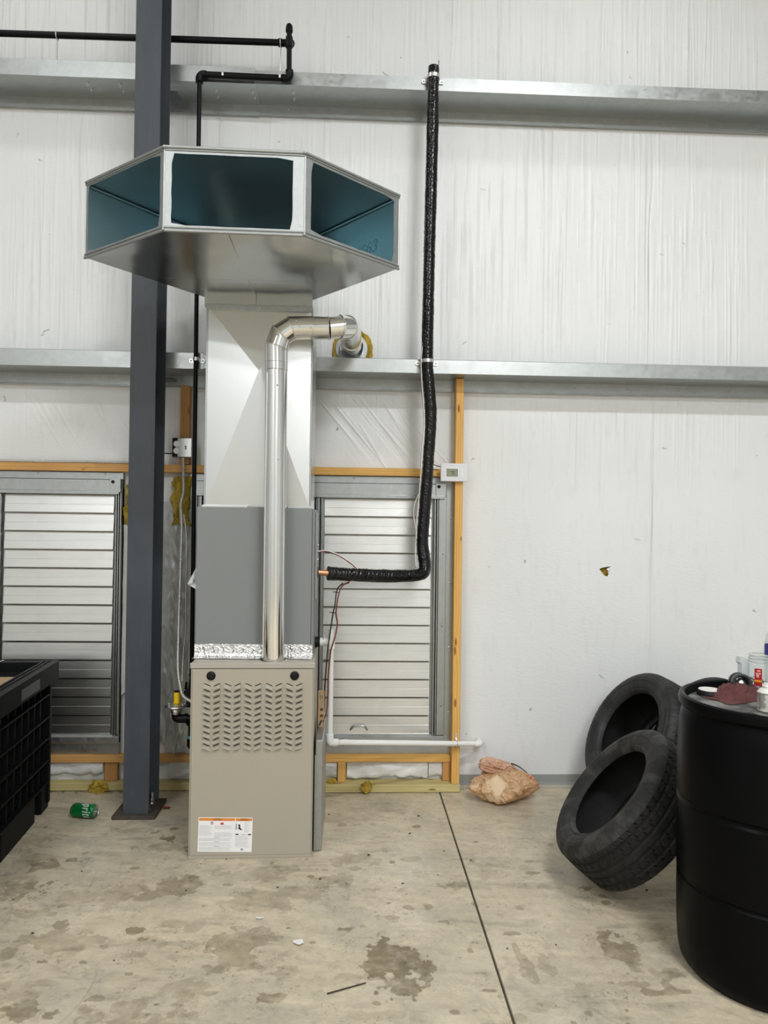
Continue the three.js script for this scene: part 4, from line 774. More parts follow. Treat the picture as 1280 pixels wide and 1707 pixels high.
// ---------------------------------------------------------------- low-voltage wires
M.wireRed = std(L(0.20, 0.045, 0.03), 0.45); M.wireWhite = std(L(0.76, 0.72, 0.68), 0.45); M.wireBrown = std(L(0.10, 0.035, 0.025), 0.45); M.wireBlack = std(L(0.012, 0.011, 0.011), 0.5);
function wire(label, pts, r, mat, mat2) {
  const o = thing('thermostat_wire', label, 'wire', pts[0]);
  part(o, 'conductor', tube(pts, r, { n: 90, seg: 7 }), mat);
  if (mat2) part(o, 'conductor', tube(pts.map(([x, y, z]) => [x + 0.0012, y + r * 1.3, z + r * 1.2]), r * 0.9, { n: 90, seg: 7 }), mat2);
}
wire('red and white wire arching from the grey cabinet onto the horizontal black hose', [[0.296, 1.325, 0.53], [0.34, 1.327, 0.49], [0.40, 1.305, 0.47], [0.45, 1.274, 0.46], [0.492, 1.238, 0.444]], 0.0032, M.wireRed, M.wireWhite);
wire('thin pinkish wire running down beside the hanging black hose', [[0.826, 2.66, 0.255], [0.822, 2.45, 0.255], [0.812, 2.30, 0.256], [0.826, 2.1, 0.256], [0.832, 2.0, 0.256], [0.822, 1.85, 0.255], [0.816, 1.70, 0.255], [0.806, 1.56, 0.252], [0.797, 1.45, 0.25], [0.800, 1.385, 0.252]], 0.0030, M.wireRed, M.wireWhite);
wire('short wire loop below the tape join of the hanging black hose', [[0.808, 1.62, 0.27], [0.785, 1.56, 0.262], [0.784, 1.49, 0.262], [0.796, 1.42, 0.27], [0.792, 1.33, 0.27], [0.795, 1.24, 0.29]], 0.0028, M.wireRed, M.wireWhite);
wire('brown wire dropping from the hose and bowing past the white pipe tee', [[0.450, 1.170, 0.425], [0.420, 1.158, 0.46], [0.402, 1.12, 0.495], [0.389, 1.03, 0.498], [0.396, 0.975, 0.498], [0.386, 0.91, 0.498], [0.368, 0.85, 0.50], [0.362, 0.80, 0.50], [0.356, 0.72, 0.50], [0.355, 0.62, 0.50], [0.352, 0.56, 0.52], [0.337, 0.522, 0.59]], 0.0034, M.wireBrown, M.wireRed);
wire('black wire dropping straight from the hose in front of the slats', [[0.42, 1.168, 0.435], [0.393, 1.14, 0.48], [0.384, 1.07, 0.515], [0.374, 1.02, 0.52], [0.362, 0.93, 0.52], [0.352, 0.85, 0.52], [0.346, 0.77, 0.52], [0.341, 0.68, 0.52], [0.339, 0.60, 0.525], [0.336, 0.55, 0.55], [0.322, 0.515, 0.615]], 0.0034, M.wireBlack);
wire('thin dark wire leading into the thermostat', [[0.868, 1.80, 0.232], [0.90, 1.788, 0.15], [0.918, 1.784, 0.115], [0.942, 1.780, 0.108]], 0.0025, M.wireBlack);
wire('short black lead leaving the outlet box towards the column', [[-0.512, 1.832, 0.09], [-0.53, 1.828, 0.09], [-0.552, 1.826, 0.12], [-0.57, 1.81, 0.17]], 0.0035, M.wireBlack);
for (const [x, y, z, l] of [[0.393, 1.128, 0.492, 'black cable tie near the horizontal hose'], [0.380, 1.030, 0.512, 'black cable tie halfway down the hanging wires'], [0.353, 0.80, 0.512, 'black cable tie on the wires beside the white pipe tee']]) {
  const o = thing('cable_tie', l, 'cable tie', [x, y, z]);
  part(o, 'loop', new THREE.TorusGeometry(0.0075, 0.0018, 6, 16).rotateX(Math.PI / 2).translate(x, y, z), M.wireBlack); part(o, 'tail', box(x - 0.022, x - 0.005, y, y + 0.004, z, z + 0.002, 0), M.wireBlack);
}
single('hose_stray_wire', tube([[0.885, 3.895, 0.2], [0.893, 3.93, 0.19], [0.896, 3.965, 0.185]], 0.0016, { n: 20, seg: 6 }), M.wireBlack, 'thin stray wire end poking up at the top of the black hose', 'wire', undefined, [0.885, 3.895, 0.2]);

// ---------------------------------------------------------------- PVC condensate drain
{
  const o = thing('drain_pipe', 'white PVC drain pipe with a tee, running low along the shutter to the wall', 'pipe', [0.367, 0.26, 0.46]);
  const r = 0.0137, z = 0.46, xv = 0.367, yv = 0.880, yh = 0.394;
  part(o, 'riser', rod(V3(xv, yh, z), V3(xv, 0.944, z), r, r, 20), M.pvc);
  const sock = (a, b, rr2 = 0.019) => rod(a, b, rr2, rr2, 20);
  part(o, 'tee', merge([sock(V3(xv, yv - 0.034, z), V3(xv, yv + 0.034, z)), sock(V3(xv - 0.036, yv, z), V3(xv, yv, z))]), M.pvc);
  part(o, 'branch', merge([rod(V3(0.300, yv, z), V3(xv - 0.03, yv, z), r, r, 18), sock(V3(0.312, yv, z), V3(0.325, yv, z), 0.021)]), M.pvc);
  part(o, 'drain_adapter', merge([new THREE.CylinderGeometry(0.026, 0.026, 0.024, 8).rotateZ(Math.PI / 2).translate(0.3, yv, z)]), M.blackRubber, 'black threaded drain adapter');
  const el = (c, a, b, n2 = 12) => tube([a, [(a[0] + c[0]) / 2, (a[1] + c[1]) / 2, (a[2] + c[2]) / 2], [c[0] * 0.86 + (a[0] + b[0]) * 0.07, c[1] * 0.86 + (a[1] + b[1]) * 0.07, c[2] * 0.86 + (a[2] + b[2]) * 0.07], [(b[0] + c[0]) / 2, (b[1] + c[1]) / 2, (b[2] + c[2]) / 2], b], 0.0185, { n: 26, seg: 18 });
  part(o, 'elbow', el([xv, yh - 0.008, z], [xv, yh + 0.034, z], [xv + 0.038, yh - 0.014, z - 0.020]), M.pvc);
  const hx1 = 1.150, hy1 = 0.262, zz = 0.078;
  part(o, 'run', rod(V3(xv + 0.018, yh - 0.0105, z - 0.009), V3(hx1 + 0.005, hy1, zz), r, r, 20), M.pvc);
  part(o, 'coupling', rod(V3(0.430, 0.373, 0.422), V3(0.450, 0.370, 0.4125), 0.0165, 0.0165, 18), M.zinc);
  part(o, 'elbow', el([hx1 + 0.032, hy1 - 0.001, zz - 0.004], [hx1, hy1, zz], [hx1 + 0.034, hy1 - 0.001, 0.012]), M.pvc);
  part(o, 'pipe_clamp', merge([new THREE.TorusGeometry(0.016, 0.003, 6, 18).rotateY(Math.PI / 2).translate(1.046, 0.2785, 0.1295), box(1.040, 1.052, 0.29, 0.325, 0.0955, 0.099, 0.001), box(1.040, 1.052, 0.29, 0.295, 0.0955, 0.12, 0.001)]), M.zinc);
}
// ---------------------------------------------------------------- black iron gas pipe
{
  const o = thing('gas_pipe', 'black iron gas pipe running along the upper girt and dropping beside the duct', 'pipe', [-0.36, 0.62, 0.225]);
  const z = 0.233, zt = 0.245, zr = 0.18, r1 = 0.0165, r2 = 0.0115;
  const el = (a, c, b, r) => tube([a, [(a[0] * 0.35 + c[0] * 0.65), (a[1] * 0.35 + c[1] * 0.65), (a[2] * 0.35 + c[2] * 0.65)], [(b[0] * 0.35 + c[0] * 0.65), (b[1] * 0.35 + c[1] * 0.65), (b[2] * 0.35 + c[2] * 0.65)], b], r, { n: 22, seg: 16 });
  part(o, 'upper_run', rod(V3(WX0 - 0.6, 4.005, zr), V3(0.082, 4.028, zr), r1, r1, 20), M.blackIron);
  part(o, 'union', merge([rod(V3(0.036, 4.0262, zr), V3(0.054, 4.0266, zr), 0.0215, 0.0215, 16), rod(V3(0.056, 4.0268, zr), V3(0.080, 4.027, zr), 0.019, 0.019, 16), new THREE.SphereGeometry(0.024, 16, 10).translate(0.098, 4.026, zr), rod(V3(0.098, 4.02, zr), V3(0.098, 3.992, zt), 0.018, 0.018, 14)]), M.blackIron);
  part(o, 'tee', merge([rod(V3(0.098, 3.962, zt), V3(0.098, 4.016, zt), 0.0185, 0.0185, 18)]), M.blackIron);
  part(o, 'drop_pipe', rod(V3(0.100, 3.82, zt), V3(0.098, 4.06, zt), 0.0135, 0.0135, 18), M.blackIron);
  part(o, 'end_cap', lathe([[0.0175, -0.02], [0.0185, -0.016], [0.0185, 0.004], [0.015, 0.018], [0.007, 0.026], [0, 0.028]], 18).translate(0.0975, 4.062, zt), M.blackIron);
  part(o, 'elbow', el([0.101, 3.842, zt], [0.103, 3.800, zt - 0.006], [0.062, 3.802, z + 0.005], 0.0205), M.blackIron);
  part(o, 'girt_run', rod(V3(-0.335, 3.806, z + 0.003), V3(0.075, 3.802, z + 0.005), r1, r1, 20), M.blackIron);
  part(o, 'elbow', el([-0.330, 3.806, z + 0.003], [-0.367, 3.806, z], [-0.368, 3.765, z], 0.0200), M.blackIron);
  part(o, 'down_pipe', rod(V3(-0.368, 3.78, z), V3(-0.360, 0.66, z), r2, r2, 16), M.blackIron);
  for (const x of [-0.245, 0.052]) part(o, 'white_tag', box(x - 0.005, x + 0.005, 3.796, 3.812, z + 0.017, z + 0.0215, 0.001), M.white, 'small white strap tag');
}
for (const [x, l] of [[-1.125, 'thin rod hanger under the upper gas pipe, beside the column'], [0.046, 'thin rod hanger under the upper gas pipe, next to the pipe drop']]) {
  const y = 4.0265 + (x - 0.06) * 0.0097, o = thing('pipe_hanger', l, 'hanger', [x, 3.80, 0.18]);
  part(o, 'rod', rod(V3(x, 3.800, 0.18), V3(x, y - 0.018, 0.18), 0.004, 0.004, 8), M.zinc);
  part(o, 'clamp_ring', new THREE.TorusGeometry(0.0195, 0.0035, 8, 22).rotateY(Math.PI / 2).translate(x, y, 0.18), M.zinc);
}
// gas regulator and drip leg beside the furnace
{
  const o = thing('gas_regulator', 'grey gas regulator with a yellow cap and black pipe elbow beside the furnace', 'regulator', [-0.38, 0.38, 0.40]);
  const z = 0.40, x = -0.398;
  part(o, 'diaphragm_disc', lathe([[0, -0.010], [0.030, -0.010], [0.050, -0.005], [0.054, -0.002], [0.054, 0.003], [0.048, 0.006], [0.028, 0.012], [0.018, 0.014], [0, 0.014]], 32).translate(x, 0.548, z), M.zinc);
  part(o, 'regulator_body', lathe([[0, -0.04], [0.018, -0.04], [0.026, -0.02], [0.03, 0], [0, 0]], 20).translate(x, 0.540, z), M.zinc);
  part(o, 'cap', merge([lathe([[0, 0.052], [0.014, 0.052], [0.0165, 0.049], [0.0165, 0.004], [0.019, 0.002], [0.019, -0.004], [0, -0.004]], 22).translate(x + 0.004, 0.566, z)]), M.yellow, 'yellow regulator cap');
  part(o, 'cap_plug', new THREE.CylinderGeometry(0.015, 0.015, 0.006, 18).translate(x + 0.004, 0.621, z), M.blackRubber);
  for (let k = 0; k < 6; k++) part(o, 'bolt', new THREE.CylinderGeometry(0.0045, 0.0045, 0.010, 6).translate(x + 0.04 * Math.cos(k + 0.4), 0.556, z + 0.04 * Math.sin(k + 0.4)), M.zinc);
  part(o, 'outlet_elbow', tube([[x, 0.515, z], [x, 0.500, z], [x + 0.006, 0.488, z], [x + 0.03, 0.486, z], [x + 0.05, 0.487, z]], 0.0215, { n: 26, seg: 18 }), M.blackIron);
  part(o, 'outlet_pipe', merge([rod(V3(x + 0.045, 0.487, z), V3(-0.2425, 0.487, z), 0.0175, 0.0175, 18), rod(V3(x + 0.045, 0.487, z), V3(x + 0.056, 0.487, z), 0.025, 0.025, 18)]), M.blackIron);
  part(o, 'drip_leg', merge([rod(V3(-0.322, 0.470, z), V3(-0.322, 0.34, z), 0.0155, 0.0155, 16), rod(V3(-0.322, 0.486, z), V3(-0.322, 0.455, z), 0.0235, 0.0235, 16), rod(V3(-0.322, 0.385, z), V3(-0.322, 0.35, z), 0.0205, 0.0205, 16)]), M.blackIron);
  part(o, 'sealing_tape', rod(V3(-0.322, 0.402, z), V3(-0.322, 0.389, z), 0.0188, 0.0188, 16), M.teal, 'teal thread sealing tape');
  part(o, 'shutoff_valve', merge([new THREE.CylinderGeometry(0.027, 0.027, 0.03, 18).rotateX(Math.PI / 2).translate(-0.338, 0.606, z - 0.01), new THREE.CylinderGeometry(0.016, 0.016, 0.05, 14).translate(-0.338, 0.565, z - 0.02), rod(V3(-0.352, 0.635, z), V3(-0.358, 0.655, z - 0.04), 0.007, 0.007, 8)]), M.blackIron, 'black shut-off valve');
  part(o, 'feed_pipe', merge([rod(V3(-0.339, 0.606, z - 0.02), V3(-0.360, 0.665, 0.2275), 0.0115, 0.0115, 12), new THREE.SphereGeometry(0.016, 12, 8).translate(-0.360, 0.665, 0.2275)]), M.blackIron);
}
{
  const o = thing('drip_tray', 'small grey sheet metal piece behind the drip leg of the gas pipe', 'sheet metal', [-0.33, 0.19, 0.03]);
  part(o, 'strip', box(-0.34, -0.24, 0.191, 0.60, 0.052, 0.056, 0.001), M.galvDull); part(o, 'block', box(-0.345, -0.28, 0.255, 0.33, 0.056, 0.08, 0.002), M.white);
}
// ---------------------------------------------------------------- outlet box, cables
{
  const o = thing('outlet_box', 'steel electrical box with duplex outlet and toggle switch', 'outlet', [-0.459, 1.808, 0.055]);
  const z = 0.1;
  part(o, 'box_body', box(-0.512, -0.4055, 1.808, 1.914, 0.0555, z, 0.003), M.galvDull);
  part(o, 'cover_plate', box(-0.482, -0.408, 1.811, 1.911, z, z + 0.005, 0.002), M.zinc);
  part(o, 'black_strip', box(-0.510, -0.480, 1.811, 1.911, z, z + 0.004, 0.002), M.blackRubber);  // flat black strip along the left of the box front
  for (const y of [1.880, 1.843]) {
    part(o, 'receptacle', merge([new THREE.CylinderGeometry(0.0165, 0.0165, 0.006, 24).rotateX(Math.PI / 2).translate(-0.486, y, z + 0.0065)]), M.white);
  }
  const sw = part(o, 'toggle_switch', box(-0.4425, -0.4345, 1.852, 1.871, z + 0.004, z + 0.0065, 0.001), M.blackRubber); part(sw, 'lever', box(-0.441, -0.436, 1.856, 1.862, z + 0.006, z + 0.016, 0.001), M.white);
  for (const [x, y] of [[-0.4385, 1.889], [-0.4385, 1.834], [-0.419, 1.900], [-0.419, 1.821], [-0.486, 1.8615]]) part(o, 'screw', new THREE.CylinderGeometry(0.0035, 0.0035, 0.003, 10).rotateX(Math.PI / 2).translate(x, y, z + 0.006), M.zinc);
}
const helix = (s, a) => 0.0011 * Math.sin(s * 900 + a);
single('flexible_conduit', tube([[-0.455, 1.808, 0.085], [-0.454, 1.76, 0.085], [-0.452, 1.70, 0.088], [-0.446, 1.62, 0.11], [-0.452, 1.55, 0.14], [-0.436, 1.44, 0.18], [-0.428, 1.30, 0.22], [-0.414, 1.05, 0.30], [-0.400, 0.86, 0.37], [-0.388, 0.74, 0.42], [-0.366, 0.66, 0.46], [-0.335, 0.615, 0.50], [-0.2465, 0.585, 0.54]], 0.0078, { n: 900, seg: 10, bump: helix }), std(L(0.62, 0.62, 0.60), 0.35, { metalness: 0.7 }), 'silver flexible conduit hanging from the outlet box to the furnace', 'conduit', undefined, [-0.455, 0.6, 0.1]);
single('armoured_cable', tube([[-0.437, 1.50, 0.135], [-0.416, 1.40, 0.16], [-0.406, 1.25, 0.19], [-0.395, 1.05, 0.24], [-0.386, 0.9, 0.28], [-0.384, 0.80, 0.32], [-0.383, 0.70, 0.34], [-0.380, 0.66, 0.35]], 0.006, { n: 400, seg: 8, bump: helix }), std(L(0.55, 0.55, 0.53), 0.4, { metalness: 0.7 }), 'second thinner metal cable hanging behind the flexible conduit', 'cable', undefined, [-0.437, 0.63, 0.2]);
single('armoured_cable', tube([[-2.2, 1.779, 0.035], [-1.6, 1.780, 0.035], [-1.2, 1.7785, 0.037], [-1.0, 1.780, 0.034], [-0.72, 1.779, 0.036]], 0.0068, { n: 900, seg: 8, bump: helix }), std(L(0.60, 0.58, 0.54), 0.4, { metalness: 0.7 }), 'armoured metal cable lying along the pine header above the shutter', 'cable', undefined, [-1.4, 1.772, 0.035]);
for (const [x, l] of [[-1.33, 'cable staple on the pine header at the frame side of the cable'], [-0.985, 'cable staple on the pine header near the column']]) single('cable_staple', new THREE.TorusGeometry(0.0095, 0.0015, 6, 14).rotateY(Math.PI / 2).translate(x, 1.779, 0.037), M.zinc, l, 'staple', undefined, [x, 1.77, 0.037]);

// ---------------------------------------------------------------- thermostat
{
  const o = thing('thermostat', 'white wall thermostat with a grey display reading 75', 'thermostat', [1.009, 1.697, 0.095]);
  const z = 0.095, th = std(L(0.72, 0.72, 0.74), 0.4);
  part(o, 'base', box(0.946, 1.086, 1.704, 1.793, z + 0.0005, z + 0.01, 0.002), th);
  part(o, 'case', box(0.940, 1.0895, 1.6995, 1.7985, z + 0.01, z + 0.028, 0.004), th);
  part(o, 'display_rim', box(0.967, 1.039, 1.721, 1.774, z + 0.027, z + 0.029, 0.001), M.white);
  const lcd = canvasTex(256, 170, (c, w, h) => {
    c.fillStyle = '#8b9278'; c.fillRect(0, 0, w, h); c.strokeStyle = '#4c5146'; c.lineWidth = 9; c.strokeRect(4, 4, w - 8, h - 8);
    c.fillStyle = '#20251f'; c.save(); c.transform(1, 0, -0.06, 1, 8, 0);
    c.fillRect(84, 52, 40, 10); c.fillRect(116, 54, 10, 34); c.fillRect(116, 92, 10, 36);
    c.fillRect(142, 52, 42, 10); c.fillRect(140, 54, 10, 34); c.fillRect(142, 84, 38, 10); c.fillRect(174, 90, 10, 38); c.fillRect(140, 122, 42, 10); c.restore();
    c.fillStyle = '#5a6050'; c.fillRect(216, 24, 8, 26);
  });
  const f = new THREE.PlaneGeometry(0.062, 0.042).translate(1.003, 1.7475, z + 0.0293); part(o, 'display', f, std(0xffffff, 0.25, { map: lcd }), 'grey green display reading 75');
  for (const [y, hh] of [[1.762, 0.014], [1.736, 0.018]]) part(o, 'button', box(1.0515, 1.0625, y - hh / 2, y + hh / 2, z + 0.027, z + 0.0295, 0.001), M.white);
  part(o, 'maker_mark', box(0.992, 1.011, 1.7855, 1.788, z + 0.0278, z + 0.0283, 0), std(L(0.45, 0.45, 0.48), 0.5));
}
// ---------------------------------------------------------------- return strip and cardboard at the furnace's right side
single('return_duct', merge([box(0.312, 0.344, 0.004, 0.496, 0.30, 0.79, 0.003), box(0.309, 0.318, 0.004, 0.43, 0.786, 0.796, 0.001)]), M.galvDull, 'narrow galvanised return duct standing against the furnace side', 'duct', undefined, [0.327, 0, 0.55]);
{
  const o = thing('cardboard_strip', 'brown cardboard strip wedged above the narrow return duct', 'cardboard', [0.328, 0.496, 0.6]);
  part(o, 'strip', box(0.312, 0.342, 0.497, 0.672, 0.585, 0.59, 0.001), M.card);
  for (const y of [0.545, 0.575]) part(o, 'print', box(0.322, 0.336, y, y + 0.012, 0.590, 0.5904, 0), std(L(0.06, 0.04, 0.03), 0.8));
  part(o, 'print', new THREE.TorusGeometry(0.006, 0.0012, 6, 18).translate(0.328, 0.64, 0.5902), std(L(0.06, 0.04, 0.03), 0.8));
}
// ---------------------------------------------------------------- black plastic bulk bin
{
  const o = thing('bulk_bin', 'large black ribbed plastic bulk bin with a pale plate on its rim', 'bin', [-1.068, 0, 0.262]); o.rotation.y = -0.10;
  // local: x runs to the left side from 0 (visible face at x = 0), z runs towards the camera
  const P = new THREE.MeshPhysicalMaterial({ color: L(0.0045, 0.005, 0.0055), roughness: 0.5, specularIntensity: 0.22 }), LEN = 1.20, WD = 1.0, H = 0.735;
  o.rotation.y = 0.085;
  const face = (name, g) => lpart(o, name, g, P);
  face('side_wall', box(-0.034, -0.022, 0.13, H - 0.02, 0, LEN, 0.002));
  face('side_wall', box(-WD, -WD + 0.012, 0.13, H - 0.02, 0, LEN, 0.002));
  face('end_wall', box(-WD, -0.022, 0.13, H - 0.02, 0.0, 0.014, 0.002));
  face('end_wall', box(-WD, -0.022, 0.13, H - 0.02, LEN - 0.014, LEN, 0.002));
  face('bin_floor', box(-WD, -0.022, 0.13, 0.15, 0, LEN, 0.002));
  // level ledges and upright ribs of the visible side
  const ledges = [0.583, 0.469, 0.362, 0.250, 0.139].map((y) => y);
  for (const y of ledges) face('ledge', box(-0.026, 0.008, y - 0.009, y, 0.0, LEN, 0.002));
  const tops = [0.66, ...ledges];
  for (let k = 0; k < ledges.length; k++) for (let z = 0.035; z < LEN; z += 0.085) face('rib', box(-0.026, -0.006, ledges[k], tops[k] - 0.010, z, z + 0.010, 0.001));
  face('corner_post', box(-0.04, 0.009, 0.03, 0.66, 0, 0.03, 0.003));
  // rim with inner rails
  face('rim', box(-0.045, 0.036, 0.645, H + 0.008, -0.02, LEN + 0.02, 0.005));
  face('rim', box(-WD - 0.03, -WD + 0.04, 0.645, H + 0.008, -0.02, LEN + 0.02, 0.005));
  face('rim', box(-WD, -0.04, 0.645, H + 0.008, -0.02, 0.035, 0.005));
  face('rim', box(-WD, -0.04, 0.645, H + 0.008, LEN - 0.035, LEN + 0.02, 0.005));
  for (const [a, b] of [[0.0, 0.008], [0.022, 0.030]]) face('rim_bead', box(a - 0.03, b - 0.03, H + 0.006, H + 0.013, 0, LEN, 0.002));
  for (const z of [0.065, 0.10, 0.135]) face('inner_rail', box(-WD + 0.03, -0.045, 0.665, 0.70, z, z + 0.012, 0.002));
  // feet
  for (const [z0, z1] of [[0.0, 0.11], [0.20, 0.62], [0.75, LEN]]) for (const x of [-0.13, -WD]) face('foot', box(x, x + 0.13, 0, 0.135, z0, z1, 0.004));
  // pale plate
  lpart(o, 'rim_plate', box(0.036, 0.0385, 0.662, 0.712, 0.28, 0.52, 0.003), std(L(0.05, 0.055, 0.05), 0.4), 'pale grey plate on the rim');
  lpart(o, 'tie_wire', tube([[-0.23, H + 0.012, -0.0], [-0.25, H + 0.014, 0.2], [-0.28, H + 0.012, 0.6], [-0.30, H + 0.012, 1.18]], 0.0022, { n: 30, seg: 6 }), M.zinc);
}
{
  const place = (m) => { m.position.set(-1.068, 0, 0.262); m.rotation.y = 0.085; };
  const c = single('cardboard_sheet', box(-0.70, -0.05, 0.690, 0.697, 0.16, 1.10, 0.002), M.card, 'brown cardboard lying on the load inside the black bulk bin', 'cardboard'); place(c);
  const l = single('bin_load', box(-0.90, -0.048, 0.153, 0.689, 0.155, 1.14, 0.006), std(L(0.05, 0.045, 0.04), 0.9), 'dark packed load filling the black bulk bin under the cardboard', 'load'); place(l);
}
// ---------------------------------------------------------------- green drink can
{
  const o = thing('drink_can', 'green aluminium drink can with white lettering lying on the floor', 'can', [-0.838, 0.0335, 0.40]);
  const R = 0.0335, Ln = 0.124;
  const art = canvasTex(1024, 512, (c, w, h) => {
    const g = c.createLinearGradient(0, 0, 0, 1); c.fillStyle = '#0f7a3c'; c.fillRect(0, 0, w, h);
    c.fillStyle = '#e9f2ea'; c.font = 'italic bold 190px sans-serif'; c.textAlign = 'center'; c.save(); c.translate(512, 240); c.rotate(-0.12); c.scale(0.95, 1.15); c.fillText('Sprite', 0, 0); c.restore();
    c.font = '26px sans-serif'; c.fillText('12 FL OZ', 512, 470);
  });
  const pts = [[0.0, 0.008], [0.020, 0.004], [0.0235, 0], [0.026, 0.003], [0.0325, 0.012], [R, 0.020], [R, Ln - 0.020], [0.0305, Ln - 0.010], [0.0275, Ln - 0.004], [0.0285, Ln - 0.001]];
  const body = lathe(pts, 56); { const p = body.attributes.position, u = body.attributes.uv; for (let i = 0; i < p.count; i++) { let a = Math.atan2(p.getX(i), p.getZ(i)) / (Math.PI * 2) + 0.5; u.setXY(i, u.getX(i), p.getY(i) / Ln); const dent = 0.004 * sstep(0.03, 0.0, Math.hypot(p.getX(i) - 0.02, p.getY(i) - 0.05, p.getZ(i) - 0.026)); p.setXYZ(i, p.getX(i) * (1 - dent * 12), p.getY(i), p.getZ(i) * (1 - dent * 12)); } }
  body.computeVertexNormals();
  const inner = new THREE.Group(); inner.name = 'can_pivot';
  const lid = lathe([[0.0285, Ln - 0.001], [0.0265, Ln], [0.0255, Ln - 0.006], [0.012, Ln - 0.006], [0, Ln - 0.006]], 40);
  const q = new THREE.Quaternion().setFromEuler(new THREE.Euler(0, -0.16, -Math.PI / 2)), turn = new THREE.Quaternion().setFromAxisAngle(V3(0, 1, 0), 2.6);
  const set = (g) => { g.translate(0, -Ln / 2, 0); g.applyQuaternion(turn); g.applyQuaternion(q); return g; };
  lpart(o, 'can_body', set(body), new THREE.MeshPhysicalMaterial({ map: art, color: 0xffffff, metalness: 0.55, roughness: 0.28 }));
  lpart(o, 'can_lid', set(lid), M.zinc, 'bright metal can lid');
  lpart(o, 'pull_tab', set(new THREE.TorusGeometry(0.007, 0.0018, 6, 18).rotateX(Math.PI / 2).scale(1, 1, 1.5).translate(0, Ln - 0.004, 0.004)), M.zinc);
}
// ---------------------------------------------------------------- crumpled carrier bag
{
  const o = thing('plastic_bag', 'crumpled tan plastic carrier bag with faded red print on the floor', 'bag', [1.285, 0.0, 0.19]);
  const bagMap = tex(256, 256, (i, j) => { const u = i / 256, v = j / 256, k = 0.92 + 0.2 * (fbm(u * 8, v * 8, 4, 601) - 0.5); const bx2 = u > 0.40 && u < 0.56 && v > 0.50 && v < 0.68, red = bx2 && Math.sin(v * 150) > -0.2 && vn(u * 130, v * 40, 603) > 0.40; return red ? [0.80, 0.20, 0.08] : [k, k * 0.97, k * 0.92]; });
  const bagMat = new THREE.MeshPhysicalMaterial({ color: L(0.80, 0.53, 0.30), map: bagMap, roughness: 0.32, transmission: 0.35, thickness: 0, side: THREE.DoubleSide });
  // crumpled film: many flat facets meeting in sharp creases, with fine pleats
  function lump(rx, ry, rz, s, planes, pleat, flat, neck) {
    const N = []; for (let k = 0; k < planes; k++) { const z = 1 - 2 * (k + 0.5) / planes + (hash(k, 1, s) - 0.5) * 0.3, a = k * 2.39996 + hash(k, 2, s), q = Math.sqrt(Math.max(0, 1 - z * z)); N.push([q * Math.cos(a), z, q * Math.sin(a), 0.80 + 0.26 * hash(k, 3, s)]); }
    const g = new THREE.SphereGeometry(1, 200, 130), p = g.attributes.position, nk = V3(...neck).normalize(), X = V3(1, 0, 0.2).cross(nk).normalize(), Y = V3().crossVectors(nk, X);
    for (let i = 0; i < p.count; i++) {
      const v = V3().fromBufferAttribute(p, i); let sum = 0;
      for (const [x, y, z, d] of N) { const c = x * v.x + y * v.y + z * v.z; if (c > 0) sum += Math.pow(c / d, 16); }
      const r = Math.min(1.1, Math.pow(sum, -1 / 16)), lat = Math.acos(clamp(v.dot(nk), -1, 1)), an = Math.atan2(v.dot(Y), v.dot(X));
      // pleats run out from the knotted neck
      const f = 1 - Math.abs(2 * fbm3(Math.cos(an) * 3.4 + 9, Math.sin(an) * 3.4 + 5, lat * 1.1, 3, s) - 1), f2 = 1 - Math.abs(2 * fbm3(v.x * 5 + 4, v.y * 4, v.z * 5 + 2, 3, s + 5) - 1);
      v.multiplyScalar(r * (1 + pleat * (f - 0.75) * Math.min(1, lat * 1.6) + pleat * 0.45 * (f2 - 0.7))); p.setXYZ(i, v.x * rx, Math.max(v.y * ry, -flat), v.z * rz);
    }
    g.computeVertexNormals(); return g;
  }
  lpart(o, 'bag_body', lump(0.172, 0.088, 0.115, 611, 30, 0.42, 0.072, [-0.3, 0.9, -0.2]).rotateY(0.25).translate(0.005, 0.0735, 0.0), bagMat);
  lpart(o, 'bag_neck', lump(0.088, 0.036, 0.05, 631, 20, 0.75, 0.5, [-1, 0.2, 0]).rotateZ(-0.14).translate(-0.035, 0.160, -0.03), new THREE.MeshPhysicalMaterial({ color: L(0.74, 0.46, 0.30), roughness: 0.35, transmission: 0.35, thickness: 0, side: THREE.DoubleSide }));
  lpart(o, 'paper_inside', lump(0.062, 0.066, 0.05, 651, 14, 0.06, 0.5, [0, 1, 0]).rotateZ(-0.30).translate(-0.048, 0.078, 0.068), std(L(0.70, 0.53, 0.34), 0.7), 'tan paper showing through the bag');
}
single('floor_twig', tube([[1.36, 0.145, 0.05], [1.40, 0.128, 0.045], [1.44, 0.10, 0.045], [1.475, 0.068, 0.05]], (t) => 0.004 - 0.002 * t, { n: 24, seg: 6 }), std(L(0.03, 0.022, 0.016), 0.8), 'thin dark stick leaning from the bag against the wall base', 'stick', undefined, [1.42, 0.06, 0.048]);

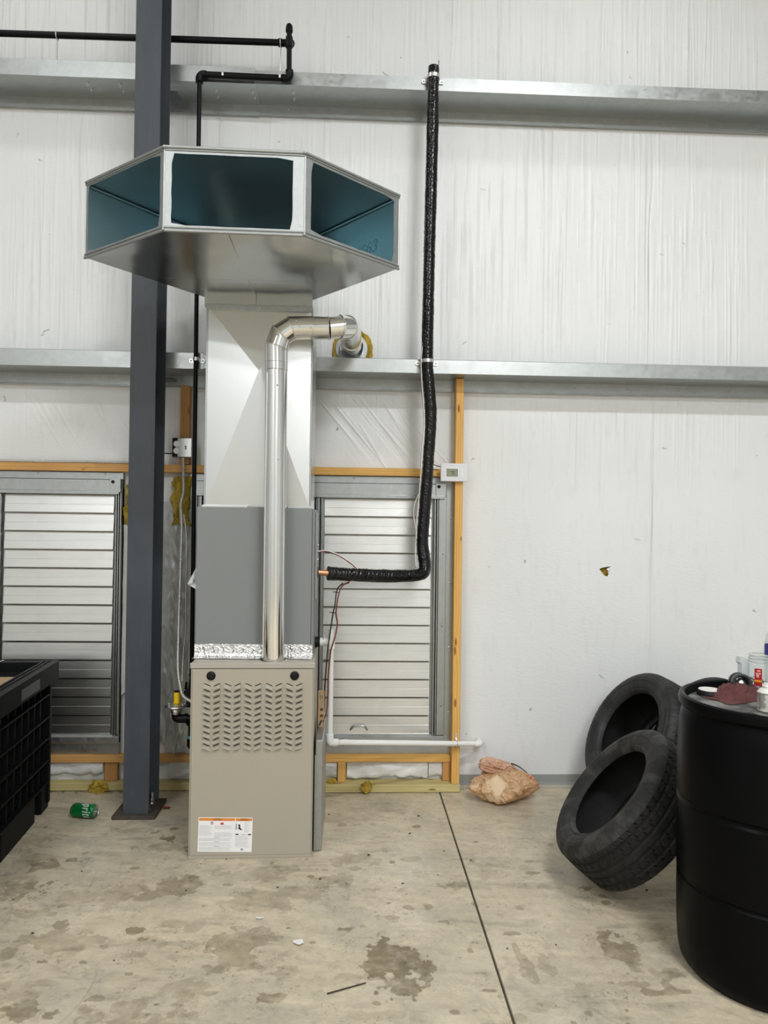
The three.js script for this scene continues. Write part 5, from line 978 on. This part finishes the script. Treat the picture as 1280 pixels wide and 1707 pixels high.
// ---------------------------------------------------------------- tyres
const tyreGeo = (() => {
  const R = 0.335, rim = 0.216, hw = 0.125;
  const outer = [[rim, 0.080], [rim + 0.004, 0.092], [rim + 0.014, 0.0985], [rim + 0.020, 0.0965], [rim + 0.026, 0.1015], [0.262, 0.1065], [0.276, 0.107], [0.278, 0.1085], [0.296, 0.1075], [0.298, 0.1055], [0.308, 0.1035], [0.318, 0.098], [0.326, 0.090], [0.331, 0.080]];
  for (const q of outer) q[1] *= 1.17;
  const prof = outer.map((q) => [...q, 0]); const nt = 34;
  for (let k = 1; k < nt; k++) { const y = 0.0936 - 0.1872 * k / nt; prof.push([R - 0.004 * Math.pow(y / 0.0936, 2), y, 1]); }
  for (const q of outer.slice().reverse()) prof.push([q[0], -q[1], 0]);
  for (const q of [[rim + 0.012, -0.084], [0.262, -0.113], [0.300, -0.105], [0.318, -0.076], [0.323, 0], [0.318, 0.076], [0.300, 0.105], [0.262, 0.113], [rim + 0.012, 0.084], [rim, 0.0936]]) prof.push([...q, 2]);
  const N = 300, M2 = prof.length, pos = [], idx = [];
  for (let i = 0; i < N; i++) {
    const a = i / N * Math.PI * 2, c = Math.cos(a), s = Math.sin(a);
    for (const [r0, y, k] of prof) {
      let r = r0;
      if (k === 1) {
        const ay = Math.abs(y); let cut = 0;
        for (const gy of [0.021, 0.061]) if (Math.abs(ay - gy) < 0.0055) cut = 1;
        const ph = (i + (ay > 0.061 ? 0 : ay > 0.021 ? 3 : 1) + Math.round(y * 60)) % 6; if (ph === 0 && ay > 0.021) cut = Math.max(cut, 0.9); if (ph === 0 && ay <= 0.021) cut = Math.max(cut, 0.3);
        r -= 0.0075 * cut;
      } else if (k === 0 && r0 > 0.30 && i % 6 === 0) r -= 0.003;
      pos.push(r * c, y, r * s);
    }
  }
  for (let i = 0; i < N; i++) for (let j = 0; j < M2 - 1; j++) { const a = i * M2 + j, b = ((i + 1) % N) * M2 + j; idx.push(a, a + 1, b, b, a + 1, b + 1); }
  const g = new THREE.BufferGeometry(); g.setAttribute('position', new THREE.Float32BufferAttribute(pos, 3)); g.setIndex(idx); g.computeVertexNormals();
  const uv = new Float32Array(pos.length / 3 * 2); for (let i = 0; i < N; i++) for (let j = 0; j < M2; j++) { uv[(i * M2 + j) * 2] = i / N * 2.1; uv[(i * M2 + j) * 2 + 1] = (j + 0.5) / M2; } g.setAttribute('uv', new THREE.BufferAttribute(uv, 2));
  return crease(g, 0.7);
})();
// dust clings to the sidewalls; tread and inside stay black
const dust = (s, lo) => tex(512, 142, (i, j) => { const q = j / 2, side = (q < 13.5) || (q > 47 && q < 61) ? 1 : q < 47 ? 0.22 : 0.12, a = fbm(i / 30, j / 14, 5, s), b = fbm(i / 5, j / 4, 3, s + 3), k = side * (lo + 0.6 * sstep(0.42, 0.75, a) + 0.3 * (b - 0.5)); return [k, k * 0.99, k * 0.96]; });
M.tyre = std(L(0.060, 0.060, 0.058), 0.75, { map: dust(661, 0.25) });
M.tyre2 = std(L(0.026, 0.027, 0.029), 0.6, { map: dust(671, 0.3) });
function tyre(label, fc, n, mat, spin = 0, size = 1, wide = 1) {
  const N = V3(...n).normalize(), m = new THREE.Mesh(tyreGeo, mat); m.name = numbered('tyre'); m.userData = { label, category: 'tyre' };
  m.position.set(fc[0] - N.x * 0.125 * size * wide, fc[1] - N.y * 0.125 * size * wide, fc[2] - N.z * 0.125 * size * wide); m.scale.set(size, size * wide, size);
  m.quaternion.setFromUnitVectors(V3(0, 1, 0), N).multiply(new THREE.Quaternion().setFromAxisAngle(V3(0, 1, 0), spin)); scene.add(m);
}
tyre('dusty worn tyre leaning at a slant in front of the other tyre', [1.515, 0.400, 1.110], [-0.754, 0.649, -0.078], M.tyre, 0, 0.958);
tyre('dark tyre leaning near the white wall behind the dusty tyre', [1.855, 0.438, 0.42], [-0.858, 0.485, 0.141], M.tyre2, 0.4, 1, 1.2);
tyre('tyre almost hidden behind the black drum', [2.208, 0.416, 0.42], [-0.858, 0.485, 0.141], M.tyre2, 1.0);

// ---------------------------------------------------------------- drum
const DX = 1.878, DZ = 1.675, DTOP = 0.875;
{
  const o = thing('plastic_drum', 'black plastic drum with odds and ends on its lid', 'drum', [DX, 0, DZ]);
  const R = 0.292;
  const P = new THREE.MeshPhysicalMaterial({ color: L(0.002, 0.0022, 0.0028), roughness: 0.42, specularIntensity: 0.16, roughnessMap: tex(256, 256, (i, j) => 0.75 + 0.7 * (fbm(i / 30, j / 30, 5, 681) - 0.4), { repeat: [2, 1] }) });
  const prof = [[0, 0.012], [R - 0.06, 0.010], [R - 0.045, 0.0], [R - 0.03, 0.0], [R - 0.012, 0.022], [R - 0.006, 0.05], [R - 0.002, 0.12], [R, 0.22], [R - 0.001, 0.292], [R - 0.005, 0.298], [R - 0.005, 0.304], [R, 0.310], [R + 0.002, 0.40], [R + 0.002, 0.548], [R - 0.004, 0.556], [R - 0.004, 0.564], [R + 0.002, 0.572], [R + 0.001, 0.68], [R - 0.003, 0.79], [R - 0.008, 0.835], [R - 0.014, 0.850], [R - 0.014, 0.860], [R - 0.003, 0.872], [R - 0.001, 0.888], [R - 0.005, 0.900], [R - 0.013, 0.904], [R - 0.022, 0.900], [R - 0.026, 0.884], [R - 0.030, DTOP]];
  part(o, 'drum_body', crease(lathe(prof, 96), 0.5).translate(DX, 0, DZ), P);
  const lid = new THREE.CircleGeometry(R - 0.028, 64).rotateX(-Math.PI / 2).translate(DX, DTOP - 0.001, DZ);
  part(o, 'drum_top', mUV(lid), std(L(0.19, 0.19, 0.18), 0.7, { map: tex(256, 256, (i, j) => { const a = fbm(i / 30, j / 30, 5, 691), b = fbm(i / 6, j / 6, 3, 692); return 0.35 + 0.7 * sstep(0.35, 0.7, a) + 0.3 * (b - 0.5); }, { repeat: [2.2, 2.2] }) }), 'dusty grey drum top');
  for (const [x, z] of [[DX + 0.20, DZ - 0.02], [DX - 0.16, DZ + 0.16]]) part(o, 'bung', lathe([[0, 0.014], [0.03, 0.014], [0.034, 0.010], [0.036, 0]], 24).translate(x, DTOP - 0.001, z), P);
}
// things on the drum
{
  const o = thing('jar_lid', 'black jar lid with a white top lying on the drum', 'lid', [1.748, DTOP, 1.512]);
  lpart(o, 'lid_rim', lathe([[0, 0], [0.042, 0], [0.0435, 0.003], [0.043, 0.009], [0.040, 0.010], [0.0395, 0.016], [0.038, 0.018], [0.0, 0.018]], 40), M.blackRubber);
  lpart(o, 'lid_disc', new THREE.CylinderGeometry(0.037, 0.037, 0.002, 36).translate(0, 0.019, 0), std(L(0.72, 0.71, 0.68), 0.5), 'white lid disc');
}
{
  const g = new THREE.PlaneGeometry(0.25, 0.14, 140, 90).rotateX(-Math.PI / 2), p = g.attributes.position;
  for (let i = 0; i < p.count; i++) {
    const x = p.getX(i), z = p.getZ(i), e = 1 - Math.pow(Math.min(1, Math.hypot(x / 0.122, z / 0.068) + 0.4 * (fbm(x * 26, z * 26, 3, 701) - 0.5)), 4);
    const wx = x + 0.03 * (fbm(x * 14, z * 14, 2, 707) - 0.5), wz = z + 0.03 * (fbm(x * 14 + 5, z * 14, 2, 709) - 0.5), r = 1 - Math.abs(2 * fbm(wx * 16 + wz * 10, wz * 44 - wx * 12, 3, 703) - 1);
    p.setY(i, Math.max(0.0, e) * (0.004 + 0.042 * r * r)); const pull = 0.03 * (fbm(x * 18, z * 18, 2, 705) - 0.5); p.setX(i, x + pull); p.setZ(i, z + pull);
  }
  g.computeVertexNormals(); g.rotateY(0.45); g.translate(0, 0.0015, 0);
  const rag = new THREE.Mesh(g, new THREE.MeshPhysicalMaterial({ color: L(0.105, 0.036, 0.034), roughness: 0.95, side: THREE.DoubleSide })); rag.name = 'shop_rag'; rag.position.set(1.832, DTOP, 1.545); rag.userData = { label: 'crumpled maroon shop rag on the drum', category: 'rag' }; scene.add(rag);
}
{
  const o = thing('pipe_coupling', 'open dark grey pipe coupling lying on its side behind the maroon rag', 'coupling', [1.869, DTOP, 1.495]);
  const g = lathe([[0.019, -0.03], [0.032, -0.03], [0.034, -0.027], [0.034, -0.010], [0.031, -0.008], [0.031, 0.012], [0.034, 0.014], [0.034, 0.028], [0.032, 0.03], [0.025, 0.03], [0.023, 0.026], [0.019, 0.0], [0.019, -0.03]], 36);
  aim(g, V3(-0.25, 0.10, 1)); lpart(o, 'coupling_body', g.translate(0, 0.040, 0), std(L(0.030, 0.033, 0.035), 0.32));
  lpart(o, 'steel_ball', new THREE.SphereGeometry(0.017, 20, 14).translate(-0.003, 0.040, 0.010), M.zinc, 'shiny steel ball inside the coupling');
}
const clear = new THREE.MeshPhysicalMaterial({ color: L(0.90, 0.93, 0.93), roughness: 0.06, transmission: 1, thickness: 0, ior: 1.5 });
const clearRim = new THREE.MeshPhysicalMaterial({ color: L(0.80, 0.83, 0.84), roughness: 0.2, transmission: 0.6, thickness: 0 });
{
  const o = thing('clear_jar', 'clear plastic jar with a side grip and a red and yellow size label', 'jar', [1.950, DTOP, 1.482]);
  const H = 0.138, R = 0.047;
  lpart(o, 'jar_body', crease(lathe([[0, 0.002], [R - 0.003, 0.002], [R, 0.006], [R, 0.098], [R - 0.004, 0.108], [0.038, 0.113], [0.038, H], [0.035, H]], 44), 0.6), clear);
  for (const [y, r] of [[0.116, 0.0395], [0.126, 0.0395], [H, 0.0385], [0.006, R]]) lpart(o, 'jar_thread', new THREE.TorusGeometry(r, 0.0018, 8, 44).rotateX(Math.PI / 2).translate(0, y, 0), clearRim);
  lpart(o, 'side_grip', plate([[-0.082, 0.128], [-0.084, 0.112], [-0.076, 0.104], [-0.074, 0.030], [-0.044, 0.020], [-0.044, 0.100], [-0.052, 0.122]], [], 0.02, 0.002).rotateY(0.25).translate(0, 0, -0.035), clearRim);
  const lab = canvasTex(256, 320, (c, w, h) => { c.fillStyle = '#b21722'; c.fillRect(0, 0, w, h); c.fillStyle = '#e9a52c'; c.fillRect(0, 210, w, 36); c.fillStyle = '#ffffff'; c.font = 'bold 120px sans-serif'; c.textAlign = 'center'; c.fillText('½"', 128, 160); c.fillStyle = '#e9c0a0'; c.fillRect(90, 30, 110, 22); });
  lpart(o, 'jar_label', new THREE.CylinderGeometry(R + 0.0008, R + 0.0008, 0.062, 12, 1, true, -0.90, 0.52).translate(0, 0.064, 0), new THREE.MeshStandardMaterial({ map: lab, roughness: 0.45, side: THREE.DoubleSide }), 'red label reading one half inch');
  for (const [x, y, z] of [[-0.018, 0.014, 0.012], [0.014, 0.012, 0.016], [-0.022, 0.034, 0.015], [-0.024, 0.054, 0.006], [0.010, 0.034, -0.01], [-0.02, 0.012, -0.015]]) lpart(o, 'fitting', new THREE.TorusGeometry(0.011, 0.005, 8, 16).rotateX(rr(0, 3)).rotateY(rr(0, 3)).translate(x, y, z), M.zinc);
}
{
  const o = thing('picture_card', 'white packet with a yellow top edge beside the clear jar', 'packet', [1.952, DTOP, 1.604]); o.rotation.y = -0.5;
  lpart(o, 'packet_body', box(-0.026, 0.026, 0, 0.100, -0.006, 0.006, 0.002), M.white);
  lpart(o, 'yellow_edge', box(-0.0265, 0.0265, 0.092, 0.1035, -0.0065, 0.0065, 0.002), M.yellow);
  lpart(o, 'packet_print', plate([[-0.012, 0.03], [0.018, 0.04], [0.014, 0.07], [0.006, 0.08], [-0.006, 0.055]], [], 0.0005).translate(0, 0, 0.0061), std(L(0.16, 0.15, 0.13), 0.6));
}
{
  const o = thing('spray_can', 'dented white metal can with a domed top at the drum edge', 'can', [1.834, DTOP, 1.735]);
  lpart(o, 'can_wall', crease(lathe([[0, 0.001], [0.0325, 0.001], [0.0335, 0.004], [0.0325, 0.007], [0.0325, 0.058], [0.0340, 0.060], [0.0335, 0.063]], 36), 0.5), std(L(0.58, 0.56, 0.50), 0.45, { map: tex(128, 128, (i, j) => { const a = fbm(i / 10, j / 14, 5, 721); return a > 0.62 ? 0.5 : 0.95; }, { repeat: [1, 1] }) }));
  lpart(o, 'can_dome', crease(lathe([[0.0335, 0.063], [0.0305, 0.065], [0.026, 0.072], [0.020, 0.075], [0.019, 0.076], [0.0195, 0.082], [0.018, 0.085], [0.0155, 0.087], [0.0150, 0.091], [0, 0.093]], 36), 0.5), std(L(0.70, 0.69, 0.66), 0.35), 'white stepped can dome');
}
{
  const o = thing('water_bottle', 'clear water bottle with a blue label beside the clear jar', 'bottle', [1.967, DTOP, 1.542]);
  lpart(o, 'bottle_body', crease(lathe([[0, 0.004], [0.024, 0.0], [0.031, 0.006], [0.0315, 0.06], [0.030, 0.065], [0.0315, 0.07], [0.0315, 0.195], [0.026, 0.22], [0.014, 0.245], [0.012, 0.255], [0.012, 0.262]], 36), 0.6), clear);
  lpart(o, 'bottle_label', new THREE.CylinderGeometry(0.0319, 0.0319, 0.036, 30, 1, true).translate(0, 0.167, 0), new THREE.MeshStandardMaterial({ color: L(0.045, 0.055, 0.26), roughness: 0.4, side: THREE.DoubleSide }), 'blue bottle label');
  lpart(o, 'bottle_cap', new THREE.CylinderGeometry(0.0145, 0.0145, 0.016, 24).translate(0, 0.268, 0), M.white);
}
// ---------------------------------------------------------------- floor debris
single('wooden_stick', rod(V3(0.403, 0.003, 1.778), V3(0.525, 0.003, 1.727), 0.0025, 0.002, 7), std(L(0.035, 0.025, 0.018), 0.8), 'thin dark stick lying on the bare concrete', 'stick', undefined, [0.464, 0, 1.752]);
{ const g = crumple(0.034, 0.024, 10, 8, 0.007, 731, 0.02).rotateX(-Math.PI / 2).rotateY(0.3).translate(0.293, 0.002, 1.50); single('paper_scrap', g, M.facing2, 'small torn white paper scrap on the concrete floor', 'paper', undefined, [0.293, 0, 1.5]); }
{ const g = crumple(0.03, 0.010, 8, 4, 0.004, 733, 0.01).rotateX(-Math.PI / 2).rotateY(-0.1).translate(0.14, 0.001, 1.34); single('paper_scrap', g, M.facing2, 'narrow curled white paper sliver near the floor stain', 'paper', undefined, [0.14, 0, 1.34]); }
single('red_scrap', crumple(0.035, 0.025, 6, 5, 0.006, 737).rotateX(-Math.PI / 2).translate(-0.462, 0.002, 0.30), std(L(0.25, 0.01, 0.015), 0.5, { side: THREE.DoubleSide }), 'small red plastic scrap beside the column base plate', 'scrap', undefined, [-0.462, 0, 0.3]);
for (let k = 0; k < 26; k++) {
  const x = rr(-0.75, 1.8), z = rr(0.25, 1.95), r = rr(0.002, 0.0045), g = new THREE.IcosahedronGeometry(r, 1), p = g.attributes.position; for (let i = 0; i < p.count; i++) p.setXYZ(i, p.getX(i) * 1.4, p.getY(i) * 0.6, p.getZ(i)); g.translate(x, r * 0.6, z); g.computeVertexNormals();
  single('floor_crumb', g, std(L(0.03, 0.025, 0.02), 0.9), 'tiny dark crumb of dirt on the concrete floor', 'crumb', 'dirt crumbs on the floor', [x, 0, z]);
}
scene.traverse((o) => { if (o.isMesh) { o.castShadow = true; o.receiveShadow = true; } });
renderer.render(scene, camera);
